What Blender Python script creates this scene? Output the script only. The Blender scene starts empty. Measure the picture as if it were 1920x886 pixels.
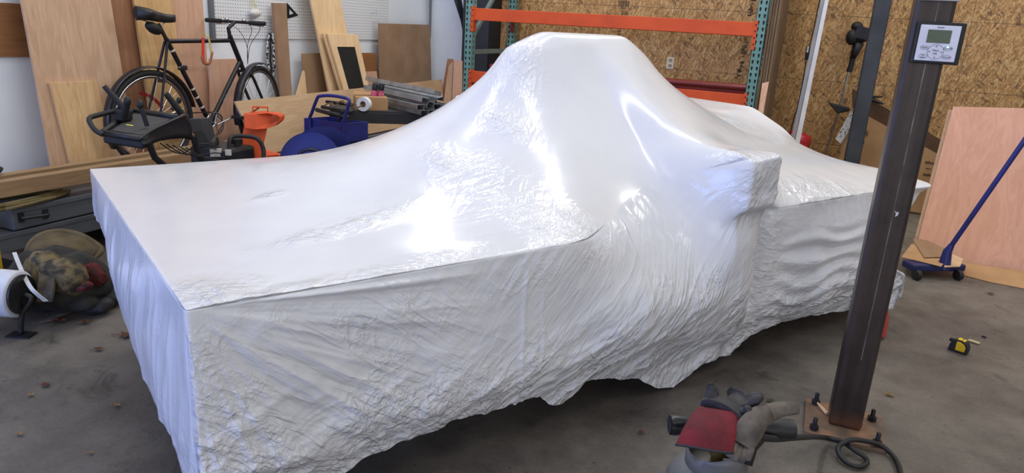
import bpy, math, random
import numpy as np
from mathutils import Vector, Matrix
from math import sin, cos, pi, radians, sqrt, atan2
random.seed(7)
SC = bpy.context.scene
COL = SC.collection
# ------------------------------------------------------------------ camera model (1920 x 886)
FOC, CX, CY, CAMH = 1330.0, 960.0, 443.0, 1.4
PITCH, ROLL, YAW = radians(16.6), radians(3.4), radians(22.3)
CAM = Vector((0, 0, CAMH))
XL, YB = -4.19, 7.37          # left wall plane, back wall plane
def ray(px, py):
    u = px - CX; v = py - CY
    vr = v*cos(ROLL) - u*sin(ROLL); ur = u*cos(ROLL) + v*sin(ROLL)
    d = vr*cos(PITCH) + FOC*sin(PITCH); f = FOC*cos(PITCH) - vr*sin(PITCH)
    return Vector((ur*cos(YAW) - f*sin(YAW), ur*sin(YAW) + f*cos(YAW), -d))
def PX(px, py, X): a = ray(px, py); return CAM + a*(X/a.x)
def PY(px, py, Y): a = ray(px, py); return CAM + a*(Y/a.y)
def PZ(px, py, z=0.0): a = ray(px, py); return CAM + a*((z-CAMH)/a.z)
def PD(px, py, d): return CAM + ray(px, py)*(d/FOC)
def PP(px, py, P0, n): a = ray(px, py); return CAM + a*((P0-CAM).dot(n)/a.dot(n))

# ------------------------------------------------------------------ materials
MATS = {}
def _nodes(name):
    m = bpy.data.materials.new(name); m.use_nodes = True
    nt = m.node_tree; return m, nt, nt.nodes['Principled BSDF']
def _coords(nt, scale, rot=(0,0,0), rnd=True):
    tc = nt.nodes.new('ShaderNodeTexCoord'); mp = nt.nodes.new('ShaderNodeMapping')
    mp.inputs['Scale'].default_value = scale; mp.inputs['Rotation'].default_value = rot
    if rnd:
        oi = nt.nodes.new('ShaderNodeObjectInfo'); mu = nt.nodes.new('ShaderNodeVectorMath'); mu.operation = 'MULTIPLY_ADD'
        cb = nt.nodes.new('ShaderNodeCombineXYZ')
        for k in range(3): nt.links.new(oi.outputs['Random'], cb.inputs[k])
        mu.inputs[1].default_value = (7.3, 5.1, 9.7)
        nt.links.new(cb.outputs[0], mu.inputs[0]); nt.links.new(tc.outputs['Object'], mu.inputs[2])
        nt.links.new(mu.outputs[0], mp.inputs['Vector'])
    else:
        nt.links.new(tc.outputs['Object'], mp.inputs['Vector'])
    return mp.outputs[0]
def _noise(nt, vec, scale, detail=4, rough=.55, dist=0):
    n = nt.nodes.new('ShaderNodeTexNoise'); n.inputs['Scale'].default_value = scale
    n.inputs['Detail'].default_value = detail; n.inputs['Roughness'].default_value = rough; n.inputs['Distortion'].default_value = dist
    nt.links.new(vec, n.inputs['Vector']); return n.outputs['Fac']
def _ramp(nt, fac, stops):
    r = nt.nodes.new('ShaderNodeValToRGB'); e = r.color_ramp.elements
    while len(e) < len(stops): e.new(.5)
    for q, (p, c) in zip(e, stops): q.position = p; q.color = (*c, 1) if len(c) == 3 else c
    nt.links.new(fac, r.inputs['Fac']); return r.outputs['Color']
def _mix(nt, fac, a, b, mode='MIX'):
    m = nt.nodes.new('ShaderNodeMix'); m.data_type = 'RGBA'; m.blend_type = mode
    for sock, v in ((m.inputs[0], fac), (m.inputs[6], a), (m.inputs[7], b)):
        if hasattr(v, 'links') or isinstance(v, bpy.types.NodeSocket): nt.links.new(v, sock)
        elif isinstance(v, (int, float)): sock.default_value = v
        else: sock.default_value = (*v, 1)
    return m.outputs[2]
def _math(nt, op, a, b=None, c=None):
    m = nt.nodes.new('ShaderNodeMath'); m.operation = op
    for k, v in enumerate((a, b, c)):
        if v is None: continue
        if isinstance(v, bpy.types.NodeSocket): nt.links.new(v, m.inputs[k])
        else: m.inputs[k].default_value = v
    return m.outputs[0]
def _bump(nt, bs, h, strength, dist=.01):
    b = nt.nodes.new('ShaderNodeBump'); b.inputs['Strength'].default_value = strength; b.inputs['Distance'].default_value = dist
    nt.links.new(h, b.inputs['Height']); nt.links.new(b.outputs[0], bs.inputs['Normal']); return b
def srgb(r, g, b):
    f = lambda c: (c/255/12.92) if c/255 <= .04045 else ((c/255+.055)/1.055)**2.4
    return (f(r), f(g), f(b))
def M(name, c, rough=.5, metal=0.0, c2=None, scale=6, stretch=(1,1,1), lo=.35, hi=.65, bump=0, bscale=60, detail=4, emit=0):
    if name in MATS: return MATS[name]
    m, nt, bs = _nodes(name)
    bs.inputs['Roughness'].default_value = rough; bs.inputs['Metallic'].default_value = metal
    vec = _coords(nt, stretch)
    c2 = c2 or tuple(k*.82 for k in c)
    f = _noise(nt, vec, scale, detail)
    col = _ramp(nt, f, [(lo, c2), (hi, c)])
    nt.links.new(col, bs.inputs['Base Color'])
    if bump: _bump(nt, bs, _noise(nt, vec, bscale, 3), bump)
    if emit:
        nt.links.new(col, bs.inputs['Emission Color']); bs.inputs['Emission Strength'].default_value = emit
    MATS[name] = m; return m
def WOOD(name, light, dark, grain='z', scale=1.0, contrast=.5, rough=.65, knots=False):
    if name in MATS: return MATS[name]
    m, nt, bs = _nodes(name); bs.inputs['Roughness'].default_value = rough
    st = {'x': (.12, 1, 1), 'y': (1, .12, 1), 'z': (1, 1, .12)}[grain]
    vec = _coords(nt, tuple(k*scale for k in st))
    a = _noise(nt, vec, 7, 5, .6, .8); b = _noise(nt, vec, 42, 4, .6, .3)
    w = _math(nt, 'SINE', _math(nt, 'MULTIPLY', a, 46.0)); w = _math(nt, 'MULTIPLY_ADD', w, .26, .5)
    f = _math(nt, 'ADD', _math(nt, 'MULTIPLY', a, .55), _math(nt, 'ADD', _math(nt, 'MULTIPLY', w, .28), _math(nt, 'MULTIPLY', b, .35)))
    mid = tuple((p+q)/2 for p, q in zip(light, dark))
    col = _ramp(nt, f, [(.5-contrast*.4, dark), (.55, mid), (.55+contrast*.4, light)])
    if knots:
        v2 = _coords(nt, tuple(k*1.0 for k in {'x': (.6,1,1), 'y': (1,.6,1), 'z': (1,1,.6)}[grain]))
        vo = nt.nodes.new('ShaderNodeTexVoronoi'); vo.inputs['Scale'].default_value = 3.0; nt.links.new(v2, vo.inputs['Vector'])
        k = _ramp(nt, vo.outputs['Distance'], [(.03, (1,1,1)), (.1, (0,0,0))])
        col = _mix(nt, k, col, tuple(c*.25 for c in dark))
    nt.links.new(col, bs.inputs['Base Color']); _bump(nt, bs, f, .12, .004)
    MATS[name] = m; return m
def OSB():
    m, nt, bs = _nodes('osb'); bs.inputs['Roughness'].default_value = .6
    layers = []
    for k, (rot, sx, sz, seed) in enumerate([(.5, 20, 62, 0), (-.7, 19, 58, 3.7), (1.25, 21, 60, 8.1), (-1.9, 18, 66, 12.2)]):
        tc = nt.nodes.new('ShaderNodeTexCoord')
        dn = nt.nodes.new('ShaderNodeTexNoise'); dn.inputs['Scale'].default_value = 9; dn.inputs['Detail'].default_value = 2
        nt.links.new(tc.outputs['Object'], dn.inputs['Vector'])
        off = nt.nodes.new('ShaderNodeVectorMath'); off.operation = 'MULTIPLY_ADD'; off.inputs[1].default_value = (.05, .05, .05)
        nt.links.new(dn.outputs['Color'], off.inputs[0]); nt.links.new(tc.outputs['Object'], off.inputs[2])
        mp = nt.nodes.new('ShaderNodeMapping'); mp.inputs['Rotation'].default_value = (0, rot, 0); mp.inputs['Location'].default_value = (seed, 0, seed*.7)
        nt.links.new(off.outputs[0], mp.inputs['Vector'])
        sc = nt.nodes.new('ShaderNodeVectorMath'); sc.operation = 'MULTIPLY'; sc.inputs[1].default_value = (sx, 0, sz); nt.links.new(mp.outputs[0], sc.inputs[0])
        v = nt.nodes.new('ShaderNodeTexVoronoi'); v.inputs['Scale'].default_value = 1.0; nt.links.new(sc.outputs[0], v.inputs['Vector'])
        sep = nt.nodes.new('ShaderNodeSeparateColor'); nt.links.new(v.outputs['Color'], sep.inputs[0]); layers.append(sep)
    vec = _coords(nt, (1, 1, 1), rnd=False)
    big = _noise(nt, vec, 2.0, 3)
    f = layers[0].outputs[0]
    for k in (1, 2, 3):
        pick = _math(nt, 'GREATER_THAN', layers[k].outputs[1], .55)
        mx = nt.nodes.new('ShaderNodeMix'); nt.links.new(pick, mx.inputs[0]); nt.links.new(f, mx.inputs[2]); nt.links.new(layers[k].outputs[0], mx.inputs[3]); f = mx.outputs[0]
    f = _math(nt, 'ADD', _math(nt, 'MULTIPLY', f, .75), _math(nt, 'MULTIPLY', big, .3))
    col = _ramp(nt, f, [(.04, srgb(126, 88, 48)), (.3, srgb(158, 117, 68)), (.6, srgb(176, 136, 84)), (.85, srgb(190, 151, 98)), (1, srgb(206, 172, 120))])
    fine = _noise(nt, _coords(nt, (1, 1, .45), (0, .5, 0), False), 90, 4); col = _mix(nt, .8, col, _ramp(nt, fine, [(.3, (.2,.2,.2)), (.7, (.8,.8,.8))]), 'OVERLAY')
    dk = _math(nt, 'MULTIPLY', _math(nt, 'GREATER_THAN', layers[1].outputs[2], .93), .55)
    col = _mix(nt, dk, col, srgb(70, 46, 24))
    lt = _math(nt, 'MULTIPLY', _math(nt, 'GREATER_THAN', layers[3].outputs[2], .94), .5)
    col = _mix(nt, lt, col, srgb(214, 184, 132))
    # sheet joints: grooves every 0.58 m in height, 2.44 m along the wall
    tc = nt.nodes.new('ShaderNodeTexCoord'); sp = nt.nodes.new('ShaderNodeSeparateXYZ'); nt.links.new(tc.outputs['Object'], sp.inputs[0])
    def groove(sock, o, period, wd):
        t = _math(nt, 'FRACT', _math(nt, 'DIVIDE', _math(nt, 'SUBTRACT', sock, o), period))
        return _math(nt, 'LESS_THAN', _math(nt, 'ABSOLUTE', _math(nt, 'SUBTRACT', t, .5)), wd/period)
    g1 = groove(sp.outputs[2], .772, .58, .0022); g2 = groove(sp.outputs[0], -.12, 2.44, .0022)
    lines = _math(nt, 'MAXIMUM', g1, g2)
    col = _mix(nt, _math(nt, 'MULTIPLY', lines, .8), col, (.03, .02, .012))
    nt.links.new(col, bs.inputs['Base Color']); _bump(nt, bs, f, .25, .006)
    return m
def CONCRETE():
    m, nt, bs = _nodes('concrete')
    vec = _coords(nt, (1, 1, 1), rnd=False)
    a = _noise(nt, vec, .9, 6, .6); b = _noise(nt, vec, 6, 6, .65); c = _noise(nt, vec, 70, 4, .7)
    f = _math(nt, 'ADD', _math(nt, 'MULTIPLY', a, .5), _math(nt, 'ADD', _math(nt, 'MULTIPLY', b, .35), _math(nt, 'MULTIPLY', c, .18)))
    col = _ramp(nt, f, [(.36, srgb(64, 59, 54)), (.5, srgb(96, 90, 82)), (.62, srgb(120, 113, 102))])
    st = _noise(nt, _coords(nt, (1, 1, 1), (0, 0, .5), False), 3.2, 5, .7, 1.2)
    col = _mix(nt, _ramp(nt, st, [(.58, (0,0,0)), (.70, (.7,.7,.7))]), col, srgb(52, 48, 44))
    vo = nt.nodes.new('ShaderNodeTexVoronoi'); vo.inputs['Scale'].default_value = 11; nt.links.new(vec, vo.inputs['Vector'])
    sp = _math(nt, 'MULTIPLY', _math(nt, 'LESS_THAN', _math(nt, 'ADD', vo.outputs['Distance'], _math(nt, 'MULTIPLY', c, .25)), .2), .55)
    col = _mix(nt, sp, col, srgb(60, 52, 44))
    nt.links.new(col, bs.inputs['Base Color'])
    r = _math(nt, 'MULTIPLY_ADD', b, .35, .38); nt.links.new(r, bs.inputs['Roughness'])
    _bump(nt, bs, _math(nt, 'ADD', c, b), .18, .006)
    return m
def PEG():
    m, nt, bs = _nodes('pegboard'); bs.inputs['Roughness'].default_value = .45
    tc = nt.nodes.new('ShaderNodeTexCoord'); sp = nt.nodes.new('ShaderNodeSeparateXYZ'); nt.links.new(tc.outputs['Object'], sp.inputs[0])
    p = .0254
    def fr(s): return _math(nt, 'SUBTRACT', _math(nt, 'FRACT', _math(nt, 'DIVIDE', _math(nt, 'ADD', s, 10*p*4), p)), .5)
    a = fr(sp.outputs[1]); b = fr(sp.outputs[2])
    d = _math(nt, 'SQRT', _math(nt, 'ADD', _math(nt, 'MULTIPLY', a, a), _math(nt, 'MULTIPLY', b, b)))
    hole = _math(nt, 'LESS_THAN', d, .15)
    nt.links.new(_mix(nt, hole, srgb(222, 224, 228), srgb(50, 50, 54)), bs.inputs['Base Color'])
    return m
def FILM():
    m, nt, bs = _nodes('shrink_film')
    vec = _coords(nt, (1, 1, 1), rnd=False)
    at = nt.nodes.new('ShaderNodeAttribute'); at.attribute_name = 'crinkle'
    n1 = _noise(nt, vec, 5, 4); col = _ramp(nt, n1, [(.3, srgb(214, 215, 220)), (.7, srgb(220, 221, 225))])
    nt.links.new(col, bs.inputs['Base Color'])
    bs.inputs['IOR'].default_value = 1.5
    nt.links.new(_math(nt, 'MULTIPLY_ADD', _noise(nt, vec, 9, 3), .16, .10), bs.inputs['Roughness'])
    sq = nt.nodes.new('ShaderNodeAttribute'); sq.attribute_name = 'unroll'
    wt = nt.nodes.new('ShaderNodeAttribute'); wt.attribute_name = 'lay'
    ws = nt.nodes.new('ShaderNodeSeparateXYZ'); nt.links.new(wt.outputs['Vector'], ws.inputs[0])
    def folds(ang, along, across, pw, dist, seed):
        m1 = nt.nodes.new('ShaderNodeMapping'); m1.inputs['Rotation'].default_value = (0, 0, ang); m1.inputs['Location'].default_value = (seed, seed*1.7, 0)
        nt.links.new(sq.outputs['Vector'], m1.inputs['Vector'])
        m2 = nt.nodes.new('ShaderNodeVectorMath'); m2.operation = 'MULTIPLY'; m2.inputs[1].default_value = (along, across, 1)
        nt.links.new(m1.outputs[0], m2.inputs[0])
        n = _noise(nt, m2.outputs[0], 1.0, 3, .5, dist)
        r = _math(nt, 'SUBTRACT', 1.0, _math(nt, 'ABSOLUTE', _math(nt, 'MULTIPLY_ADD', n, 3.0, -1.5)))
        return _math(nt, 'POWER', _math(nt, 'MAXIMUM', r, 0.0), pw)
    def clus(sc, seed, lo, hi):
        m1 = nt.nodes.new('ShaderNodeMapping'); m1.inputs['Location'].default_value = (seed, seed, 0); nt.links.new(sq.outputs['Vector'], m1.inputs['Vector'])
        return _ramp(nt, _noise(nt, m1.outputs[0], sc, 2), [(lo, (0, 0, 0)), (hi, (1, 1, 1))])
    mul = lambda *k: (k[0] if len(k) == 1 else _math(nt, 'MULTIPLY', k[0], mul(*k[1:])))
    add = lambda *k: (k[0] if len(k) == 1 else _math(nt, 'ADD', k[0], add(*k[1:])))
    cA, cB, cC = clus(3.2, 1.3, .40, .60), clus(2.6, 4.1, .40, .58), clus(4.2, 7.7, .44, .62)
    # A: folds fanning down from the near corner, B: folds rising to the far end, C: level folds; each coarse + fine
    fA = mul(ws.outputs[0], add(mul(folds(.62, 2.6, 15, 3.0, .35, 2.0), .9), mul(cA, folds(.75, 5, 38, 2.5, .4, 5.0), .45)))
    fB = mul(ws.outputs[1], add(mul(folds(-.75, 2.8, 15, 3.0, .35, 9.0), .9), mul(cB, folds(-.95, 6, 42, 2.5, .4, 13.0), .45)))
    fC = mul(ws.outputs[2], add(mul(folds(.12, 3.2, 16, 3.0, .4, 17.0), .8), mul(cC, folds(-.2, 7, 40, 2.5, .5, 21.0), .45)))
    crm = mul(cC, add(folds(.9, 13, 17, 3.0, .8, 31.0), mul(folds(-.5, 26, 34, 2.5, .8, 37.0), .5)), .8)
    lowf = _noise(nt, vec, 6, 2, .5, .4)
    h = mul(add(fA, fB, fC, crm, mul(lowf, 1.0)), at.outputs['Fac'])
    _bump(nt, bs, h, .9, .0095)
    return m

# ------------------------------------------------------------------ mesh builder
class MB:
    def __init__(s): s.v = []; s.f = []; s.m = []
    def add(s, vs, fs, mat=0):
        o = len(s.v); s.v += [Vector(p) for p in vs]
        for f in fs: s.f.append([i+o for i in f]); s.m.append(mat)
        return s
    def box(s, c, size, R=None, mat=0):
        hx, hy, hz = (k/2 for k in size); c = Vector(c)
        pts = [Vector((x, y, z)) for z in (-hz, hz) for y in (-hy, hy) for x in (-hx, hx)]
        if R is not None: pts = [R @ p for p in pts]
        return s.hexa([c+p for p in pts], mat)
    def hexa(s, p, mat=0):       # order: z- (y- x-,x+ ; y+ x-,x+), z+ the same
        return s.add(p, [(0,2,3,1), (4,5,7,6), (0,1,5,4), (2,6,7,3), (0,4,6,2), (1,3,7,5)], mat)
    def box2(s, a, b, mat=0):
        a = Vector(a); b = Vector(b); return s.box((a+b)/2, [abs(k) for k in (b-a)], None, mat)
    def prism(s, poly, vec, mat=0):
        poly = [Vector(p) for p in poly]; vec = Vector(vec); n = len(poly)
        s.add(poly + [p+vec for p in poly], [tuple(range(n))[::-1], tuple(range(n, 2*n))] + [(i, (i+1) % n, n+(i+1) % n, n+i) for i in range(n)], mat); return s
    def tube(s, pts, r, n=10, closed=False, mat=0, flat=1.0, flatdir=None):
        pts = [Vector(p) for p in pts]; N = len(pts)
        rs = r if isinstance(r, (list, tuple)) else [r]*N
        tang = []
        for i in range(N):
            if closed: t = pts[(i+1) % N]-pts[i-1]
            else: t = pts[min(i+1, N-1)]-pts[max(i-1, 0)]
            tang.append(t.normalized())
        up = Vector(flatdir) if flatdir else (Vector((0,0,1)) if abs(tang[0].z) < .9 else Vector((1,0,0)))
        a = tang[0].cross(up).normalized(); rings = []
        for i in range(N):
            if flatdir: a = tang[i].cross(up).normalized()
            else: a = (a - tang[i]*a.dot(tang[i])).normalized()
            b = tang[i].cross(a)
            rings.append([pts[i] + a*cos(2*pi*k/n)*rs[i] + b*sin(2*pi*k/n)*rs[i]*flat for k in range(n)])
        vs = [p for rg in rings for p in rg]; fs = []
        for i in range(N if closed else N-1):
            j = (i+1) % N
            for k in range(n): fs.append((i*n+k, i*n+(k+1) % n, j*n+(k+1) % n, j*n+k))
        if not closed: fs += [tuple(range(n))[::-1], tuple((N-1)*n+k for k in range(n))]
        return s.add(vs, fs, mat)
    def lathe(s, prof, c, n=24, axis=(0,0,1), mat=0):
        c = Vector(c); ax = Vector(axis).normalized()
        u = ax.orthogonal().normalized(); v = ax.cross(u)
        vs = []; fs = []; P = len(prof)
        for (r, z) in prof:
            for k in range(n): vs.append(c + ax*z + (u*cos(2*pi*k/n)+v*sin(2*pi*k/n))*max(r, 1e-4))
        for i in range(P-1):
            for k in range(n): fs.append((i*n+k, i*n+(k+1) % n, (i+1)*n+(k+1) % n, (i+1)*n+k))
        fs += [tuple(range(n))[::-1], tuple((P-1)*n+k for k in range(n))]
        return s.add(vs, fs, mat)
    def ball(s, c, r, n=14, mat=0, R=None):
        c = Vector(c); r = (r, r, r) if isinstance(r, (int, float)) else r
        vs = []; fs = []; m = n//2
        for i in range(m+1):
            t = pi*i/m
            for k in range(n):
                p = Vector((r[0]*sin(t)*cos(2*pi*k/n), r[1]*sin(t)*sin(2*pi*k/n), r[2]*cos(t)))
                vs.append(c + (R @ p if R is not None else p))
        for i in range(m):
            for k in range(n): fs.append((i*n+k, i*n+(k+1) % n, (i+1)*n+(k+1) % n, (i+1)*n+k))
        return s.add(vs, fs, mat)
    def grid(s, P, mat=0, close=False):      # P[i][j]
        a = len(P); b = len(P[0]); fs = []
        for i in range(a-1):
            for j in range(b if close else b-1): fs.append((i*b+j, i*b+(j+1) % b, (i+1)*b+(j+1) % b, (i+1)*b+j))
        return s.add([p for r in P for p in r], fs, mat)
def smooth_curve(pts, k=6, closed=False):
    P = [Vector(p) for p in pts]; N = len(P); out = []
    for i in range(N if closed else N-1):
        g = lambda q: P[q % N] if closed else P[min(max(q, 0), N-1)]
        p0, p1, p2, p3 = g(i-1), g(i), g(i+1), g(i+2)
        for j in range(k):
            t = j/k
            out.append(.5*((2*p1)+(p2-p0)*t+(2*p0-5*p1+4*p2-p3)*t*t+(3*p1-p0-3*p2+p3)*t**3))
    if not closed: out.append(P[-1])
    return out
def obj(name, mb, mat, parent=None, bevel=0, smooth=False, label=None, solid=0, sub=0, origin=None):
    me = bpy.data.meshes.new(name)
    o = bpy.data.objects.new(name, me); COL.objects.link(o)
    base = Vector((0,0,0))
    if parent is not None:
        q = parent
        while q is not None: base += q.location; q = q.parent
        o.parent = parent
    else:
        if origin is None:
            mn = [min(v[k] for v in mb.v) for k in range(3)]; mx = [max(v[k] for v in mb.v) for k in range(3)]
            origin = ((mn[0]+mx[0])/2, (mn[1]+mx[1])/2, mn[2])
        base = Vector(origin); o.location = base
    me.from_pydata([tuple(v-base) for v in mb.v], [], mb.f)
    mats = mat if isinstance(mat, (list, tuple)) else [mat]
    for m in mats: me.materials.append(m)
    me.polygons.foreach_set('material_index', mb.m)
    import bmesh
    bm = bmesh.new(); bm.from_mesh(me); bmesh.ops.recalc_face_normals(bm, faces=bm.faces); bm.to_mesh(me); bm.free()
    if smooth is True: me.polygons.foreach_set('use_smooth', [True]*len(me.polygons))
    elif smooth:
        me.polygons.foreach_set('use_smooth', [True]*len(me.polygons)); me.set_sharp_from_angle(angle=radians(smooth))
    if solid:
        md = o.modifiers.new('thick', 'SOLIDIFY'); md.thickness = solid; md.offset = 0
    if sub:
        md = o.modifiers.new('sub', 'SUBSURF'); md.levels = sub; md.render_levels = sub
    if bevel:
        md = o.modifiers.new('bev', 'BEVEL'); md.width = bevel; md.segments = 2; md.limit_method = 'ANGLE'
    me.update()
    if label: o['label'] = label
    return o
def tag(o, label, cat, group=None, kind=None):
    o['label'] = label; o['category'] = cat
    if group: o['group'] = group
    if kind: o['kind'] = kind
    return o
def thing(name, label, cat, loc, group=None):
    o = bpy.data.objects.new(name, None); COL.objects.link(o); o.location = loc; o.empty_display_size = .1
    return tag(o, label, cat, group)
def struct(o): o['kind'] = 'structure'; return o
def copy_tree(o, parent=None):
    c = o.copy(); COL.objects.link(c)
    if parent is not None: c.parent = parent
    for ch in list(o.children): copy_tree(ch, c)
    return c
def text(name, body, size, origin, xdir, ydir, mat, parent=None, align='CENTER'):
    cu = bpy.data.curves.new(name, 'FONT'); cu.body = body; cu.size = size; cu.align_x = align; cu.align_y = 'CENTER'; cu.extrude = .0003
    t = bpy.data.objects.new(name, cu); COL.objects.link(t)
    dg = bpy.context.evaluated_depsgraph_get(); me = bpy.data.meshes.new_from_object(t.evaluated_get(dg))
    bpy.data.objects.remove(t)
    o = bpy.data.objects.new(name, me); COL.objects.link(o); me.materials.clear(); me.materials.append(mat)
    x = Vector(xdir).normalized(); y = Vector(ydir); y = (y-x*y.dot(x)).normalized(); z = x.cross(y)
    R = Matrix((x, y, z)).transposed()
    base = Vector((0,0,0)); q = parent
    while q is not None: base += q.location; q = q.parent
    for v in me.vertices: v.co = R @ v.co + Vector(origin) - base
    if parent is not None: o.parent = parent
    return o
# ------------------------------------------------------------------ shared materials
m_white = M('white_wall', srgb(232, 236, 242), .7, c2=srgb(222, 227, 235), scale=2)
m_black = M('black_plastic', srgb(34, 34, 37), .45, c2=srgb(24, 24, 26), scale=20, bump=.05)
m_grip = M('black_rubber', srgb(26, 26, 28), .6, c2=srgb(18, 18, 19), scale=30)
m_dark = M('dark_steel', srgb(52, 53, 58), .45, .6, c2=srgb(38, 38, 42), scale=5)
m_grey = M('grey_paint', srgb(96, 100, 106), .5, .1, c2=srgb(78, 82, 88), scale=3, bump=.03)
m_chrome = M('chrome', srgb(200, 200, 204), .2, 1.0, c2=srgb(170, 170, 175), scale=8)
m_galv = M('galvanised', srgb(186, 190, 192), .38, .75, c2=srgb(150, 155, 158), scale=9)
m_orange = M('orange_paint', srgb(216, 84, 28), .6, c2=srgb(200, 74, 24), scale=5, bump=.02)
m_red = M('red_paint', srgb(150, 28, 26), .4, c2=srgb(120, 20, 18), scale=5)
m_teal = M('teal_paint', srgb(112, 154, 148), .5, c2=srgb(94, 136, 130), scale=7)
m_hole = M('dark_hole', (.008, .009, .009), .9)
m_blue = M('blue_paint', srgb(34, 42, 120), .38, c2=srgb(25, 31, 92), scale=6, bump=.03)
m_cardb = M('cardboard', srgb(178, 140, 98), .8, c2=srgb(160, 122, 82), scale=4, bump=.05)
m_cardd = M('brown_cardboard', srgb(150, 120, 90), .8, c2=srgb(138, 108, 80), scale=4, bump=.04)
m_ink = M('black_ink', srgb(30, 27, 25), .8)
m_paper = M('white_paper', srgb(214, 212, 206), .7, c2=srgb(190, 188, 182), scale=30)
# ------------------------------------------------------------------ setting
fl = MB().add([(-4.6, -4, 0), (7, -4, 0), (7, 7.8, 0), (-4.6, 7.8, 0)], [(0,1,2,3)])
struct(obj('floor', fl, CONCRETE(), origin=(0,0,0)))
struct(obj('wall_left', MB().box2((XL-.12, -4, 0), (XL, YB+.12, 4.2)), m_white, origin=(XL, 2, 0)))
WB = struct(obj('wall_back', MB().box2((-3.46, YB, 0), (7, YB+.12, 4.2)), OSB(), origin=(0, YB, 0)))
struct(obj('wall_corner', MB().box2((XL, YB, 0), (-3.461, YB+.12, 4.2)), m_white))
# steel building column by the corner
c = thing('steel_column', 'dark steel building column at the meeting of the white wall and the chipboard wall', 'column', (-3.6, 7.2, 0))
mc = M('column_steel', srgb(50, 52, 60), .55, .3, c2=srgb(40, 41, 47), scale=4)
xa = PY(863, 60, 7.05).x; xb = PY(890, 60, 7.05).x; xc = PY(916, 60, 7.05).x
obj('flange', MB().box2((xb, 7.05, 0), (xc, 7.36, 4.1)), mc, c)
obj('web', MB().box2((xa, 7.1, 0), (xa+.06, 7.36, 4.1)), mc, c)
p0 = PY(866, 46, 7.1); p1 = PY(851, 0, 7.1); dv = (p1-p0)
obj('haunch', MB().prism([p0, p0+dv*3.2, p0+dv*3.2+Vector((.12,0,0)), p0+Vector((.02,0,-.1))], (0, .12, 0)), mc, c)
# conduit at the corner
tag(obj('conduit', MB().tube([(XL+.03, 7.33, 1.2), (XL+.03, 7.33, 4.1)], .013, 8), M('grey_conduit', srgb(120, 124, 130), .5, .3), smooth=40), 'thin grey vertical conduit pipe in the white corner', 'pipe')
# outlet and switch on the chipboard
def plate(name, px, py, w, h, label, Y=YB):
    q = PY(px, py, Y); r = thing(name, label, 'outlet', (q.x, Y-.002, q.z))
    obj('cover_plate', MB().box(q+Vector((0, -.004, 0)), (w, .008, h)), M('almond_plastic', srgb(216, 206, 180), .5), r, bevel=.003)
    return q, r
q, r = plate('wall_outlet', 1257, 118, .072, .117, 'almond duplex outlet on the chipboard wall between the rack beams')
for dz in (.026, -.026):
    mb = MB().box(q+Vector((0, -.0095, dz)), (.036, .004, .03))
    for sx in (-.007, .007): mb.box(q+Vector((sx, -.0125, dz+.003)), (.004, .003, .011), mat=1)
    obj('socket', mb, [M('socket_face', srgb(176, 164, 138), .5), m_ink], r)
q, r = plate('wall_switch', 1694, 141, .072, .14, 'small almond switch plate on the chipboard wall left of the near post')
obj('toggle', MB().box(q+Vector((0, -.012, 0)), (.012, .014, .03)), M('almond_plastic', (0,0,0)), r)
# black stamps printed on the boards
def stamp(px, py, body, size):
    text('printed_stamp', body, size, PY(px, py, YB-.001), (1,0,0), (0,0,1), m_ink, WB)
stamp(1171, 25, '206', .05); stamp(1168, 15, '264', .04)
bar = MB()
for k in range(14):
    q = PY(1170, 6, YB); bar.box((q.x-.055+k*.0085, YB-.001, q.z), (.0028+.003*(k % 3 == 0), .002, .05))
obj('printed_barcode', bar, m_ink, WB)
for (px, py, ln) in ((1396, 90, .2), (1388, 130, .17), (1410, 12, .2), (1162, 62, .06)):
    q = PY(px, py, YB); mb = MB()
    n = int(ln/.012)
    for k in range(n):
        if random.random() < .75: mb.box((q.x+random.uniform(-.012, .012), YB-.001, q.z+ln/2-k*.012), (random.uniform(.02, .055), .002, random.uniform(.004, .01)))
    obj('printed_stamp', mb, m_ink, WB)

# ------------------------------------------------------------------ the shrink-wrapped machine
LEN, WID = 3.53, 1.65
def W2(lat, fwd): return Vector((lat*cos(YAW)-fwd*sin(YAW), lat*sin(YAW)+fwd*cos(YAW), 0))
A0 = W2(-.72, 1.458); ES = W2(.8, .6); EW = W2(-.6, .8)
def mach(s, w, h): return A0 + ES*s + EW*w + Vector((0,0,h))
def mhit_w(px, py, w):
    p = PP(px, py, A0+EW*w, EW); return (p-A0).dot(ES), p.z
def mhit_s(px, py, s):
    p = PP(px, py, A0+ES*s, ES); return (p-A0).dot(EW), p.z
def mhit_h(px, py, h=.75):
    p = PZ(px, py, h); return (p-A0).dot(ES), (p-A0).dot(EW)
def vnoise(x, y, seed=0):
    rs = np.random.RandomState(seed); T = rs.rand(256, 256)
    xi = np.floor(x).astype(int); yi = np.floor(y).astype(int); fx = x-xi; fy = y-yi
    fx = fx*fx*fx*(fx*(fx*6-15)+10); fy = fy*fy*fy*(fy*(fy*6-15)+10)
    g = lambda a, b: T[a % 256, b % 256]
    return (g(xi, yi)*(1-fx)+g(xi+1, yi)*fx)*(1-fy)+(g(xi, yi+1)*(1-fx)+g(xi+1, yi+1)*fx)*fy
def fbm(x, y, seed=0, o=4):
    t = 0; a = .5
    for k in range(o): t = t+a*vnoise(x*2**k, y*2**k, seed+k); a *= .5
    return t
def ridged(x, y, seed=0, o=3):
    t = 0; a = .6
    for k in range(o): t = t+a*(1-np.abs(2*vnoise(x*2**k, y*2**k, seed+k)-1))**2; a *= .45
    return t
def sst(a, b, x):
    t = np.clip((x-a)/(b-a), 0, 1); return t*t*(3-2*t)
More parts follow.
